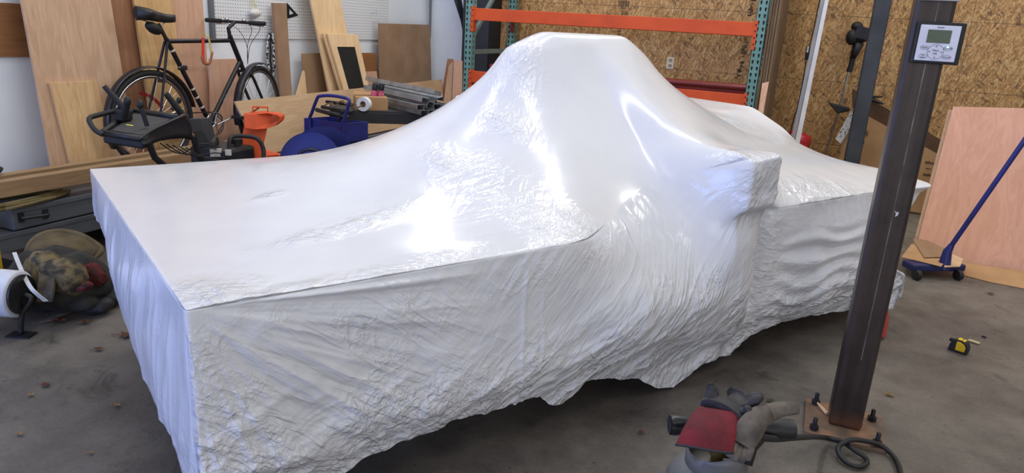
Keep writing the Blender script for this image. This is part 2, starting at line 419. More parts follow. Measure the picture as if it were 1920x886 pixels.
def build_film():
    cs = np.linspace(0, LEN, 172); cw = np.linspace(0, WID, 84)
    S, Wg = np.meshgrid(cs, cw, indexing='ij')
    front = lambda s: np.interp(s, [0, 1.33, 1.6, 1.88, 1.92, 2.11, 2.15, 2.2, LEN], [.75, .752, .79, .90, .985, .998, .80, .752, .752])
    back = lambda s: np.interp(s, [0, .95, 1.3, 1.66, 1.70, LEN], [.75, .755, .79, .86, 1.03, 1.0])
    right = lambda w: np.interp(w, [0, .2, .53, .744, .866, 1.068, 1.12, WID], [.752, .775, .777, .82, .90, .985, 1.0, 1.0])
    h = np.full(S.shape, .75)
    def bc(h):
        h[:, 0] = front(cs); h[:, -1] = back(cs); h[0, :] = .75; h[-1, :] = right(cw)
    lo = np.full(S.shape, .70)
    ridge = []
    for (px, py) in ((800, 254), (830, 238), (868, 204), (900, 166), (928, 130), (945, 108), (958, 87), (1020, 59), (1160, 66), (1196, 100), (1215, 128), (1250, 155), (1290, 180)):
        ridge.append(mhit_w(px, py, .85))
    rs_, rh_ = np.array([q[0] for q in ridge]), np.array([q[1] for q in ridge])
    for i, s in enumerate(cs):
        if rs_[0] <= s <= rs_[-1]:
            hh = np.interp(s, rs_, rh_)
            for j, w in enumerate(cw):
                pl = .06 if hh > 1.28 else .012
                if abs(w-.85) <= pl: lo[i, j] = max(lo[i, j], hh-.0*abs(w-.85))
    lo[(S > 1.91) & (S < 2.115) & (Wg < .14)] = .995
    lo[(S > 1.70) & (Wg > 1.52)] = np.maximum(lo, 1.02-.02*(S-1.7)/1.72)[(S > 1.70) & (Wg > 1.52)]
    lo[(S > 3.2) & (Wg > 1.08)] = np.maximum(lo[(S > 3.2) & (Wg > 1.08)], .985)
    lo[(S < .8)] = np.maximum(lo[S < .8], .748)
    bc(h); h = np.maximum(h, lo)
    for it in range(2600):
        n = h.copy(); n[1:-1, 1:-1] = .25*(h[:-2, 1:-1]+h[2:, 1:-1]+h[1:-1, :-2]+h[1:-1, 2:])
        n = np.maximum(n, lo); bc(n); h = n
    for it in range(2):
        n = h.copy(); n[1:-1, 1:-1] = .5*h[1:-1, 1:-1]+.125*(h[:-2, 1:-1]+h[2:, 1:-1]+h[1:-1, :-2]+h[1:-1, 2:]); h = n
    ns, nw, nv = 560, 226, 150
    fs = np.linspace(0, LEN, ns); fw = np.linspace(0, WID, nw)
    a = np.array([np.interp(fs, cs, h[:, j]) for j in range(h.shape[1])]).T
    top = np.array([np.interp(fw, cw, a[i]) for i in range(ns)])
    for it in range(3):
        n = top.copy(); n[1:-1, 1:-1] = .25*(top[:-2, 1:-1]+top[2:, 1:-1]+top[1:-1, :-2]+top[1:-1, 2:]); top = n
    # hems
    hem = [mhit_w(px, py, 0.085) for px, py in ((640, 886), (680, 853), (744, 813), (845, 775), (913, 761), (975, 742), (1005, 738), (1028, 757), (1055, 759), (1086, 736), (1097, 716), (1150, 707), (1195, 709), (1228, 726), (1262, 727), (1301, 693), (1351, 668), (1368, 665), (1389, 646), (1430, 613), (1500, 590), (1590, 580), (1680, 572))]
    hs = [0, .12]+[q[0] for q in hem]+[LEN]; hh = [.16, .17]+[q[1] for q in hem]+[.12]
    lem = [mhit_s(px, py, 0.0) for px, py in ((339, 879), (322, 816), (287, 730), (272, 692), (257, 645), (226, 558), (217, 490), (212, 463))]
    lw = [0]+[q[0] for q in lem]+[WID]; lh = [.16]+[q[1] for q in lem]+[lem[-1][1]]
    V = []; C = []
    def put(s, w, z, kind, d):
        V.append((s, w, z)); C.append((kind, d)); return len(V)-1
    ss = lambda a, b, x: float(sst(a, b, x))
    cheek = lambda s: .27*ss(1.1, 1.78, s)*ss(1.93, 1.80, s)
    rsh = lambda z: .02*ss(.3, .14, z)-.30*ss(.24, .36, z)*ss(.84, .40, z)
    T = np.zeros((ns, nw), int)
    for i in range(ns):
        for j in range(nw): T[i, j] = put(fs[i], fw[j]+cheek(fs[i])*max(0, 1-fw[j]/.75), top[i, j], 0, 0)
    Fi = np.zeros((ns, nv), int); Bi = np.zeros((ns, nv), int); Li = np.zeros((nw, nv), int); Ri = np.zeros((nw, nv), int)
    Fi[:, 0] = T[:, 0]; Bi[:, 0] = T[:, -1]; Li[:, 0] = T[0, :]; Ri[:, 0] = T[-1, :]
    ts = np.linspace(0, 1, nv)
    ss = lambda a, b, x: float(sst(a, b, x))
    for i in range(ns):
        s = fs[i]; ht = top[i, 0]; hb = float(np.interp(s, hs, hh)) + .006*(vnoise(np.array(s*40), np.array(1.), 5)-.5)
        crease = math.exp(-((s-2.19)/.035)**2)
        for v in range(1, nv):
            z = ht+(hb-ht)*ts[v]; w = 0
            w += .09*ss(.34, .1, z)*min(1, s/.25)+cheek(s)*ss(.42, ht+.08, z)*1.06
            w -= .065*ss(1.88, 1.93, s)*ss(2.15, 2.11, s)*ss(.75, .80, z)
            w -= .05*ss(1.15, 1.5, s)*ss(2.16, 2.0, s)*ss(.2, .45, z)*ss(.85, .62, z)
            w += .07*crease*ss(.15, .5, z)
            w -= .05*ss(3.2, 3.5, s)*(ss(.7, .76, z)+ss(.3, .12, z))
            w -= .03*ss(2.3, 2.6, s)*ss(3.4, 3.0, s)*ss(.12, .4, z)*ss(.75, .55, z)
            s2 = s+rsh(z)*ss(3.1, LEN, s)
            Fi[i, v] = put(s2, w, z, 1, ht-z)
        ht = top[i, -1]
        hb = float(np.interp(s, [0, .3, LEN], [lh[-1], .2, .15]))
        for v in range(1, nv):
            z = ht+(hb-ht)*ts[v]; Bi[i, v] = put(s, WID-.05*ss(.3, .1, z), z, 2, ht-z)
    for j in range(nw):
        w = fw[j]
        for v in range(nv):
            if j == 0: Li[j, v] = Fi[0, v]; Ri[j, v] = Fi[-1, v]; continue
            if j == nw-1: Li[j, v] = Bi[0, v]; Ri[j, v] = Bi[-1, v]; continue
            if v == 0: continue
            ht = top[0, j]; hb = float(np.interp(w, lw, lh)); z = ht+(hb-ht)*ts[v]
            e = math.sin(pi*j/(nw-1))
            Li[j, v] = put(-.03*e*math.sin(pi*ts[v]*.9)+.0*e, w, z, 3, ht-z)
            ht = top[-1, j]; z = ht+(.12-ht)*ts[v]
            Ri[j, v] = put(LEN+rsh(z)*ss(.9, .0, w), w, z, 4, ht-z)
    V = np.array(V); K = np.array([c[0] for c in C]); D = np.array([c[1] for c in C])
    faces = []
    def quads(G, flip):
        a = G[:-1, :-1].ravel(); b = G[1:, :-1].ravel(); c = G[1:, 1:].ravel(); d = G[:-1, 1:].ravel()
        q = np.stack([a, b, c, d] if not flip else [d, c, b, a], 1); faces.append(q)
    quads(T, False); quads(Fi, True); quads(Bi, False); quads(Li, False); quads(Ri, True)
    Q = np.concatenate(faces)
    E = np.unique(np.sort(np.concatenate([Q[:, [0,1]], Q[:, [1,2]], Q[:, [2,3]], Q[:, [3,0]]]), 1), axis=0)
    deg = np.bincount(E.ravel(), minlength=len(V)).astype(float)
    def lap(P, wt):
        acc = np.zeros_like(P)
        for k in range(3):
            acc[:, k] = np.bincount(E[:, 0], P[E[:, 1], k], len(P))+np.bincount(E[:, 1], P[E[:, 0], k], len(P))
        return P + wt[:, None]*(acc/deg[:, None]-P)
    hemv = np.zeros(len(V), bool)
    for G in (Fi, Bi, Li, Ri): hemv[G[:, -1]] = True
    one = np.where(hemv, 0, .5)
    P = V.copy()
    for it in range(5): P = lap(P, one)
    zone = sst(1.22, 1.45, V[:, 0])*sst(1.93, 1.88, V[:, 0])*np.where(K == 1, sst(.45, .2, D), np.where(K == 0, sst(.4, .15, V[:, 1]), 0))*.6
    zone[hemv] = 0
    for it in range(420): P = lap(P, zone)
    # normals
    n = np.zeros_like(P)
    fn = np.cross(P[Q[:, 2]]-P[Q[:, 0]], P[Q[:, 3]]-P[Q[:, 1]])
    for k in range(4):
        for c in range(3): n[:, c] += np.bincount(Q[:, k], fn[:, c], len(P))
    n /= np.linalg.norm(n, axis=1)[:, None]+1e-9
    # ---- wrinkles, in metres along the outward normal
    s, w, z = V[:, 0], V[:, 1], V[:, 2]
    disp = np.zeros(len(V)); crk = np.zeros(len(V))
    isF = K == 1; isT = K == 0
    q = np.where(isF, -D, np.where(isT, w, 0))
    # front skirt
    env = np.exp(-D/.13)*(.25+.75*sst(.7, .95, s)*sst(2.15, 2.0, s)+.5*sst(2.2, 2.4, s))
    slant = np.where(s < 1.15, 1.0, -.6)
    disp += isF*env*.011*(ridged((s+slant*D*.6)*17, D*2.2+3, 11)-.45)*sst(0, .03, D)
    r = np.hypot(s, D); ang = np.arctan2(D, s+1e-6)
    e2 = np.exp(-((r-.42)/.34)**2)*sst(1.15, .6, s)
    disp += isF*e2*.022*(ridged(ang*9, r*1.3, 21)-.4)*sst(.02, .12, r)
    e3 = sst(.58, .22, z)*sst(0, .1, D)
    ca, sa = cos(.42), sin(.42); u = s*ca+z*sa; t = -s*sa+z*ca
    disp += isF*e3*(.030*(ridged(u*2.2, t*7.5, 31)-.4)+.017*(ridged(u*6, t*13, 37)-.4))
    u2 = s*ca-z*sa; t2 = s*sa+z*ca
    disp += isF*sst(.6, .3, z)*sst(.95, .5, s)*.014*(ridged(u2*2.4, t2*9, 41)-.4)
    e4 = sst(.02, .08, D)
    disp += isF*e4*.007*(fbm(s*5, z*6, 51)-.45)
    wob = .02*(vnoise(z*9, z*0+2, 61)-.5)
    wob2 = .05*(vnoise(z*5, z*0+7, 63)-.5)
    disp += isF*.006*np.exp(-((s-.985-wob-wob2)/.007)**2)*sst(.04, .1, D)
    disp += isF*.004*np.exp(-((s-1.02-wob*1.6-.05*z)/.006)**2)*sst(.12, .2, D)
    e5 = sst(2.28, 2.4, s)*sst(3.1, 2.7, s)*sst(.1, .2, D)*sst(.15, .3, z)
    disp += isF*e5*.012*np.sin(z*75+6*vnoise(s*4, z*3, 71))*(.4+.6*vnoise(s*5, z*6, 72))
    e6 = np.exp(-((s-2.19)/.12)**2)
    disp += isF*e6*.016*(ridged(s*14, z*9, 81)-.4)*sst(.03, .1, D)
    e7 = sst(1.3, 1.5, s)*sst(2.15, 1.95, s)*sst(.62, .5, z)*sst(.3, .42, z)
    disp += isF*e7*.010*(ridged(s*26, z*2.0, 85)-.4)
    e8 = sst(1.9, 1.94, s)*sst(2.14, 2.1, s)*sst(.7, .76, z)
    disp += isF*e8*.007*(ridged(s*16+z*6, z*14, 88)-.4)
    crk = np.where(isF, sst(-.02, .10, D)*(.10+.90*np.clip(e3*.9+e6*.7+env*.7*(s < 1.5)+e2*.6+e8*.8+e7*.5, 0, 1)), crk)
    # left end skirt
    isL = K == 3
    disp += isL*sst(.03, .15, D)*(.010*(ridged(w*9+z*3, z*1.3, 91)-.4)+.012*sst(.5, .2, z)*(ridged(w*4+z*4, z*5, 95)-.4))
    crk = np.where(isL, .13, crk)
    isB = (K == 2) | (K == 4)
    disp += isB*sst(.03, .15, D)*.012*(ridged((s+w)*6, z*3, 99)-.4)
    crk = np.where(isB, .5, crk)
    # top: crumpled patches where the film shrank onto what is under it
    disp += isT*.0035*(fbm(s*2.6, w*2.6, 101)-.47)
    def patch(px, py, a, b, ang_, fr, amp, seed, h0=.75):
        nonlocal disp, crk
        ps, pw = mhit_h(px, py, h0)
        ds = s-ps; dw = w-pw; x = ds*cos(ang_)+dw*sin(ang_); y = -ds*sin(ang_)+dw*cos(ang_)
        e = isT*np.exp(-(x/a)**2-(y/b)**2)
        disp = disp+e*amp*(ridged(x*fr[0], y*fr[1], seed)-.4); crk = np.maximum(crk, e*.8)
    patch(905, 285, .10, .26, .1, (20, 9), .008, 111, .85)
    patch(820, 365, .06, .17, -.25, (34, 4), .007, 112, .78)
    patch(650, 445, .20, .05, .2, (10, 22), .007, 113)
    patch(940, 420, .12, .22, 0, (16, 14), .008, 114)
    patch(560, 545, .5, .05, .05, (12, 14), .007, 115)
    patch(395, 560, .12, .10, .6, (14, 9), .016, 116)
    patch(1130, 390, .10, .16, .5, (20, 16), .008, 117, .85)
    patch(1370, 232, .17, .14, .4, (9, 12), .022, 118, .95)
    patch(1530, 370, .35, .08, 0, (12, 16), .014, 119)
    patch(1400, 290, .12, .10, .2, (16, 16), .012, 120, 1.0)
    patch(505, 390, .05, .03, .3, (30, 30), .004, 121)
    patch(1050, 90, .2, .08, .3, (14, 14), .005, 122, 1.3)
    patch(960, 150, .06, .1, .3, (14, 14), .004, 123, 1.2)
    unr = np.stack([np.where(K == 3, -w, np.where(K == 4, LEN+w, s)), np.where(isF, -D, np.where(isT, w, -D)), K*.0], 1)
    wA = np.where(isF, sst(1.15, .7, s), np.where(isT, .0, .2)); wB = np.where(isF, sst(.6, 1.0, s)*sst(2.3, 2.1, s), np.where(isT, .5, .3)); wC = np.where(isF, sst(2.1, 2.35, s)+.35*sst(.45, .25, z), np.where(isT, .5, 0))
    wA = np.where(K == 3, 0, wA); wB = np.where(K == 3, 0, wB)
    lay = np.stack([wA, wB, wC], 1)
    P = P+n*disp[:, None]
    me = bpy.data.meshes.new('film_cover')
    W3 = np.array([A0[:]])+P[:, :1]*np.array([ES[:]])+P[:, 1:2]*np.array([EW[:]])+P[:, 2:]*np.array([[0, 0, 1.]])
    me.vertices.add(len(W3)); me.loops.add(Q.size); me.polygons.add(len(Q))
    return me, W3, Q, crk, unr, lay
root = thing('shrink_wrapped_machine', 'large machine sealed in glossy white shrink wrap, rising to a tall peak, mid floor', 'wrapped machine', mach(LEN/2, WID/2, 0))
me, W3, Q, crk, unr, lay = build_film()
W3 = W3-np.array([root.location[:]])
me.vertices.foreach_set('co', W3.ravel()); me.loops.foreach_set('vertex_index', Q.ravel().astype(np.int32))
me.polygons.foreach_set('loop_start', np.arange(0, Q.size, 4, dtype=np.int32)); me.polygons.foreach_set('loop_total', np.full(len(Q), 4, np.int32))
me.polygons.foreach_set('use_smooth', np.ones(len(Q), bool))
me.update(calc_edges=True); me.validate()
at = me.attributes.new('crinkle', 'FLOAT', 'POINT'); at.data.foreach_set('value', crk.astype(np.float32))
for nm_, ar in (('unroll', unr), ('lay', lay)):
    at = me.attributes.new(nm_, 'FLOAT_VECTOR', 'POINT'); at.data.foreach_set('vector', ar.astype(np.float32).ravel())
me.materials.append(FILM())
fo = bpy.data.objects.new('film_cover', me); COL.objects.link(fo); fo.parent = root
# what shows under the film: red wheel at the far end, dark frame rails and casters
for k, p in enumerate((PZ(1655, 606, .075), mach(3.3, 1.4, .062), mach(.35, 1.3, .062), mach(.45, .5, .062))):
    axw = Vector((.90, -.25, .12)) if k == 0 else ES.cross(Vector((0,0,1)))
    wh = obj('wheel', MB().lathe([(.02, -.014), (.070, -.013), (.075, -.008), (.075, .008), (.070, .013), (.02, .016)] if k == 0 else [(.02, -.022), (.058, -.021), (.062, -.012), (.062, .012), (.058, .021), (.02, .024)], p, 24, axw), M('red_wheel', srgb(196, 44, 34), .4) if k == 0 else m_grip, root, smooth=30, label='red wheel' if k == 0 else None)
    obj('wheel_fork', MB().box(p+Vector((-.01 if k else -.06, 0, .12)), (.04, .04, .2)), m_dark, root)
mb = MB()
Rm = Matrix((ES, EW, Vector((0,0,1)))).transposed()
for w_ in (.5, 1.2): mb.box(mach(LEN/2, w_, .28), (LEN-.3, .08, .08), Rm)
for s_ in (.35, 1.7, 3.1): mb.box(mach(s_, .85, .28), (.08, 1.3, .08), Rm)
obj('chassis', mb, m_dark, root)
# ------------------------------------------------------------------ sheets and boards leaning on the white wall
ZS = .36                                   # top of the grey lockers the boards stand on
def lean(name, label, cat, quad, mat, kick, off, th=.012, zb=ZS, zt=None, group=None, zw=2.2, bevel=.0015, hexmats=None):
    """quad: TL TR BR BL in the photo; the sheet's plane leans on the left wall."""
    n = Vector((1, 0, kick/(zw-zb))).normalized(); P0 = Vector((XL+off+th, 0, zw))
    TL, TR, BR, BL = (PP(px, py, P0, n) for px, py in quad)
    def ext(a, b, z): return a+(b-a)*((z-a.z)/(b.z-a.z))
    if zb is not None: BL = ext(TL, BL, zb); BR = ext(TR, BR, zb)
    if zt is not None: TL = ext(BL, TL, zt); TR = ext(BR, TR, zt)
    mb = MB().prism([TL, TR, BR, BL], -n*th)
    o = obj(name, mb, mat, bevel=bevel); tag(o, label, cat, group)
    return o, (TL, TR, BR, BL, n)
w_tan = WOOD('plywood_tan', srgb(206, 172, 142), srgb(172, 136, 106), 'z', 1.0, .6)
w_red = WOOD('plywood_reddish', srgb(164, 118, 86), srgb(130, 88, 60), 'z', 1.0, .6)
w_yel = WOOD('pine_yellow', srgb(220, 186, 134), srgb(172, 124, 72), 'z', 1.0, .7, knots=True)
w_pink = WOOD('plywood_pinkish', srgb(212, 170, 144), srgb(186, 142, 114), 'z', 1.0, .6)
w_pine = WOOD('pine_short', srgb(222, 188, 142), srgb(178, 134, 84), 'z', 1.3, .7)
w_birch = WOOD('birch_ply', srgb(232, 202, 160), srgb(212, 176, 130), 'z', .8, .5)
w_long = WOOD('plywood_long', srgb(206, 174, 138), srgb(182, 148, 112), 'y', .8, .5)
w_mdf = M('mdf', srgb(158, 128, 102), .8, c2=srgb(144, 114, 88), scale=6, bump=.03, bscale=120)
w_brown = WOOD('brown_ply', srgb(150, 102, 62), srgb(120, 78, 44), 'y', 1, .6)
w_beam = WOOD('lumber', srgb(166, 136, 100), srgb(118, 92, 64), 'y', 1.2, .7)
# brown board fixed to the wall
q4 = [PX(x, y, XL+.014) for x, y in ((-150, -2), (40, 7), (57, 107), (-130, 106))]
tag(obj('wall_board', MB().prism(q4, (-.012, 0, 0)), w_brown), 'brown plywood board on the white wall at the far left edge', 'board')
lean('plywood_sheet', 'pinkish tan plywood sheet behind the bicycle top tube, full height', 'plywood', ((318, 0), (380, 0), (395, 202), (330, 202)), w_pink, .03, .002, zt=2.3)
lean('plywood_sheet', 'dark reddish plywood sheet just behind the wide tan sheet', 'plywood', ((150, 0), (249, 0), (268, 134), (168, 134)), w_red, .06, .016, zt=2.25)
lean('pine_board', 'yellow knotty pine board leaning upright behind the bicycle saddle', 'board', ((251, 0), (323, 0), (333, 83), (263, 83)), w_yel, .09, .034, th=.019, zt=2.2)
lean('plywood_sheet', 'wide tan plywood sheet leaning on the wall left of the saddle', 'plywood', ((40, 0), (208, 0), (231, 144), (66, 144)), w_tan, .13, .058, th=.016, zt=2.28)
lean('pine_board', 'short pale pine board leaning on the wide tan plywood sheet', 'board', ((93, 155), (181, 151), (217, 303), (134, 316)), w_pine, .13, .076, th=.018)
lean('plywood_sheet', 'low tan sheet standing between the bicycle wheels', 'plywood', ((393, 111), (447, 110), (463, 280), (396, 285)), w_pink, .06, .02)
lean('mdf_strip', 'narrow brown fibreboard strip standing upright right of the front wheel', 'board', ((513.5, 5.5), (537, 6), (547.5, 177), (526, 174)), w_mdf, .07, .03, th=.03)
lean('birch_board', 'tall pale birch plywood board leaning behind the chalkboard door', 'board', ((583, 0), (639, 0), (671, 169), (616.6, 169)), w_birch, .16, .07, th=.018, zt=1.95)
o, (TL, TR, BR, BL, n) = lean('cardboard_sheet', 'creased brown cardboard sheet behind the tall birch board', 'cardboard', ((565.7, 100.6), (606, 99), (626, 174), (573, 174)), m_cardd, .09, .03, th=.008)
lean('wood_offcut', 'pale wedge of plywood peeking out left of the cardboard sheet', 'offcut', ((569, 132), (571.5, 134), (576, 178), (556, 178)), w_birch, .12, .05, th=.012)
lean('brown_panel', 'small brown panel behind the chalkboard door, upper edge in view', 'panel', ((679, 99), (705, 99), (709, 157), (686, 157)), w_brown, .06, .03, th=.01)
lean('pink_panel', 'small pinkish panel standing in front of the small brown panel', 'panel', ((683, 134.5), (706.5, 133.5), (710, 158), (690, 158)), w_pink, .08, .045, th=.01)
lean('mdf_sheet', 'square brown fibreboard sheet leaning near the white corner', 'board', ((711.5, 43.5), (806.6, 46.5), (809, 149), (713.5, 157)), w_mdf, .08, .05, th=.02)
o, _ = lean('plywood_strip', 'long tan plywood strip standing on edge behind the black table', 'plywood', ((440, 190), (829, 148.5), (831.5, 190), (452, 215)), w_long, .147, .33, th=.014, zw=1.0, zb=.372)
# stacked cabinet doors, front one with a chalkboard panel
def cab_door(quad, label, off, panel):
    kick = .14; zw = 1.3; zb = ZS
    n = Vector((1, 0, kick/(zw-zb))).normalized(); P0 = Vector((XL+off, 0, zw))
    TL, TR, BR, BL = (PP(px, py, P0, n) for px, py in quad)
    def ext(a, b, z): return a+(b-a)*((z-a.z)/(b.z-a.z))
    BL = ext(TL, BL, zb+.004); BR = ext(TR, BR, zb+.004)
    r = thing('cabinet_door', label, 'door', (BL+BR)/2)
    def pt(u, v): a = TL.lerp(TR, u); b = BL.lerp(BR, u); return a.lerp(b, v)
    th = .02; U = (.19, .81); V_ = (.125, .93)
    for nm, (u0, u1, v0, v1) in (('stile', (0, U[0], 0, 1)), ('stile', (U[1], 1, 0, 1)), ('rail', (U[0], U[1], 0, V_[0])), ('rail', (U[0], U[1], V_[1], 1))):
        obj(nm, MB().prism([pt(u0, v0), pt(u1, v0), pt(u1, v1), pt(u0, v1)], -n*th), w_birch, r, bevel=.002)
    poly = [pt(U[0], V_[0]), pt(U[1], V_[0]), pt(U[1], V_[1]), pt(U[0], V_[1])]
    obj('panel', MB().prism([p-n*.006 for p in poly], -n*.008), panel, r)
m_chalk = M('chalkboard', srgb(28, 28, 30), .6, c2=srgb(22, 22, 24), scale=5)
cab_door(((606, 62), (664, 64), (684, 155), (638, 166)), 'unpainted cabinet door mostly hidden behind the chalkboard door', .20, w_birch)
cab_door(((614, 63), (671, 65), (690, 154), (644, 165)), 'pale wooden cabinet door with a black chalkboard panel, leaning by the black table', .224, m_chalk)
# pegboard and what hangs on it
pa = PX(400, 72, XL); pb = PX(727, 40, XL)
zb_ = pa.z
peg = tag(obj('pegboard', MB().box2((XL+.001, pa.y, zb_), (XL+.012, pb.y, zb_+1.22)), PEG(), origin=(XL, pa.y-.0127, zb_-.0127)), 'white pegboard full of holes on the white wall', 'pegboard')
tag(obj('edge_strip', MB().box2((XL, pa.y-.035, zb_-.01), (XL+.03, pa.y-.002, zb_+1.22)), M('grey_conduit', (0,0,0))), 'dark grey vertical strip along the left edge of the pegboard', 'strip')
def hook(px, py, label):
    p = PX(px, py, XL+.013); p.x = XL+.012
    pts = smooth_curve([p, p+Vector((.05, 0, 0)), p+Vector((.062, 0, -.012)), p+Vector((.062, .0, .02)), p+Vector((.06, .0, .035))], 4)
    tag(obj('peg_hook', MB().tube(pts, .0028, 6), m_chrome, smooth=True), label, 'hook', 'bare metal pegboard hooks')
hook(696, 24, 'bare metal peg hook on the pegboard, upper of the two right of the birch board')
hook(699, 42, 'bare metal peg hook on the pegboard, lower of the two right of the birch board')
# framing triangle
t = [PX(x, y, XL+.0165) for x, y in ((538, 5), (559.5, 29), (539, 35))]; cen = (t[0]+t[1]+t[2])/3
i_ = [cen+(p-cen)*.42 for p in t]; mb = MB()
for k in range(3):
    mb.prism([t[k], t[(k+1) % 3], i_[(k+1) % 3], i_[k]], (-.004, 0, 0))
tag(obj('speed_square', mb, m_dark), 'dark triangular speed square hanging on the pegboard behind the fibreboard strip', 'tool')
# plastic bag on a cord
b = PX(478, 25, XL+.05); r = thing('plastic_bag', 'small white plastic bag hanging by a yellow cord on the pegboard above the handlebar', 'bag', b)
mb = MB(); P = []
for i in range(9):
    tt = i/8; P.append([b+Vector((.03*sin(a)*sin(pi*(.1+.9*tt)), .055*cos(a)*sin(pi*(.12+.86*tt))*(1+.15*sin(3*a)), .035-.075*tt)) for a in [2*pi*k/14 for k in range(14)]])
obj('bag', MB().grid(P, close=True), m_paper, r, smooth=True)
obj('cord', MB().tube([b+Vector((-.01, -.02, .03)), b+Vector((-.03, -.005, .13)), b+Vector((-.03, .02, .14)), b+Vector((-.01, .03, .03))], .004, 6), M('yellow_cord', srgb(214, 208, 150), .7), r)
# black and white strap hanging
sp_ = PX(505, 63, XL+.03); h = tag(obj('peg_hook', MB().tube([Vector((XL+.001, sp_.y, sp_.z)), Vector((XL+.05, sp_.y, sp_.z))], .004, 6), m_chrome), 'metal hook under the pegboard holding the striped strap', 'hook')
def strap():
    mb = MB(); 
    for k, (dy, ln, mt) in enumerate(((-.03, .30, 0), (-.012, .36, 1), (.008, .34, 0), (.026, .27, 1), (.0, .25, 0))):
        base = sp_+Vector((.012+.007*k, dy*.3, .004))
        pts = [base+Vector((0, dy*sin(pi*i/10*.9)*1.3+.004*sin(i*1.7+k), -ln*i/10)) for i in range(11)]
        mb.tube(pts, .011, 8, flat=.35, mat=mt, flatdir=(1, 0, 0))
    return mb
m_web = M('striped_webbing', srgb(215, 215, 215), .8, c2=srgb(25, 25, 27), scale=70, lo=.48, hi=.52, detail=0)
tag(obj('webbing_strap', strap(), [m_web, m_black], smooth=30), 'black and white webbing strap hanging in loops below the pegboard', 'strap')
# three thin boards by the corner
def cboard(TL, TR, BR, BL, Y0, mat, label):
    n = Vector((0, -1, .1)).normalized(); P0 = Vector((0, Y0, .5))
    a, b, c_, d = (PP(px, py, P0, n) for px, py in (TL, TR, BR, BL))
    ext = lambda p, q, z: p+(q-p)*((z-p.z)/(q.z-p.z))
    d = ext(a, d, .002); c_ = ext(b, c_, .002)
    tag(obj('wooden_board', MB().prism([a, b, c_, d], -n*.014), mat), label, 'board', 'slats in the corner')
cboard((839, 110), (849, 110.6), (832, 187), (826, 185), 6.95, w_red, 'reddish narrow slat leaning in the corner, leftmost beside the rack')
cboard((841, 124), (850, 113.5), (846, 192), (832, 190), 6.92, w_tan, 'tan narrow slat in the corner, between the reddish slat and the wide slat')
cboard((851, 114), (866.5, 113.5), (866, 200), (847, 196), 6.89, w_pink, 'widest tan slat in the corner, touching the teal rack post')

# ------------------------------------------------------------------ grey lockers, lumber and hoses along the wall
XF = -3.66
def grey_box(z0, z1, y0, y1, label, handle=None, x0=XL+.045):
    r = thing('steel_locker', label, 'locker', ((x0+XF)/2, (y0+y1)/2, z0))
    obj('shell', MB().box2((x0, y0, z0), (XF, y1, z1)), m_grey, r, bevel=.006)
    obj('lid_lip', MB().box2((XF, y0, z1-.022), (XF+.006, y1, z1-.002)), m_grey, r)
    if handle:
        a, b = (PX(px, py, XF+.03) for px, py in handle)
        zc = (a.z+b.z)/2; hd = obj('handle', MB().tube(smooth_curve([(XF+.001, a.y, a.z), (XF+.03, a.y+.01, a.z), (XF+.03, b.y-.01, b.z), (XF+.001, b.y, b.z)], 4), .009, 8), m_black, r, smooth=True)
        for p in (a, b): obj('handle_plate', MB().box((XF+.003, p.y, p.z), (.006, .03, .05)), m_black, hd)
    return r
grey_box(.14, .238, 2.13, 6.78, 'long grey steel locker lying on the floor blocks, lower of the two')
grey_box(.246, .358, 2.22, 6.75, 'long grey steel locker with a black handle, upper of the two', ((46, 409), (92, 402)))
for k, y in enumerate((2.4, 4.4, 6.4)):
    tag(obj('support_block', MB().box2((XL+.1, y-.05, 0), (XF-.06, y+.05, .14)), w_beam), 'dark timber block under the grey steel lockers', 'block', 'timber blocks under the lockers')
a = PX(-60, 366, XF-.005)
def beam(x0, x1, y0, y1, z0, z1, label, tilt=0):
    mb = MB().hexa([(x0, y0, z0), (x1, y0, z0), (x0, y1, z0-tilt), (x1, y1, z0-tilt), (x0, y0, z1), (x1, y0, z1), (x0, y1, z1-tilt), (x1, y1, z1-tilt)])
    return tag(obj('lumber_beam', mb, w_beam, bevel=.003), label, 'lumber')
beam(-3.72, -3.655, 1.75, 3.55, .431, .512, 'long wooden beam lying over the hoses on the grey locker, front one', .022)
beam(-3.86, -3.80, 2.25, 4.2, .43, .505, 'second wooden beam behind the front beam, under the bicycle', .02)
def ring_coil(c, rx_, ry_, n, r, mat, name, label, cat, sq=.5, z0=None):
    pts = []
    for k in range(n*18+1):
        a = 2*pi*k/18; f = 1-.035*(k/18 % 4)
        pts.append(Vector((c[0]+rx_*f*cos(a), c[1]+ry_*f*sin(a), c[2]+r+(k/18)*r*sq+.004*sin(a*1.7))))
    return tag(obj(name, MB().tube(pts, r, 7), mat, smooth=True), label, cat)
m_hosey = M('olive_hose', srgb(112, 98, 58), .5, c2=srgb(92, 80, 46), scale=10)
ring_coil((-3.76, 2.18, .36), .12, .42, 4, .0105, m_hosey, 'garden_hose', 'olive hose coiled flat on the grey locker under the front beam', 'hose', .6)
ring_coil((-3.93, 2.4, .36), .045, .30, 3, .012, m_grip, 'air_hose', 'black hose coiled under the front wooden beam', 'hose', .7)
ring_coil((-3.87, 2.02, .512), .13, .30, 3, .012, m_grip, 'cable_coil', 'coil of black cable lying on top of the front beam at the left edge', 'cable', .8)
# odds at the left edge
mb = MB().box2((-3.86, 1.85, 0), (-3.70, 2.12, .33))
tag(obj('tool_case', mb, m_black, bevel=.01), 'dark case at the left edge against the ends of the grey lockers', 'case')
p = PD(20, 424, 3.7)
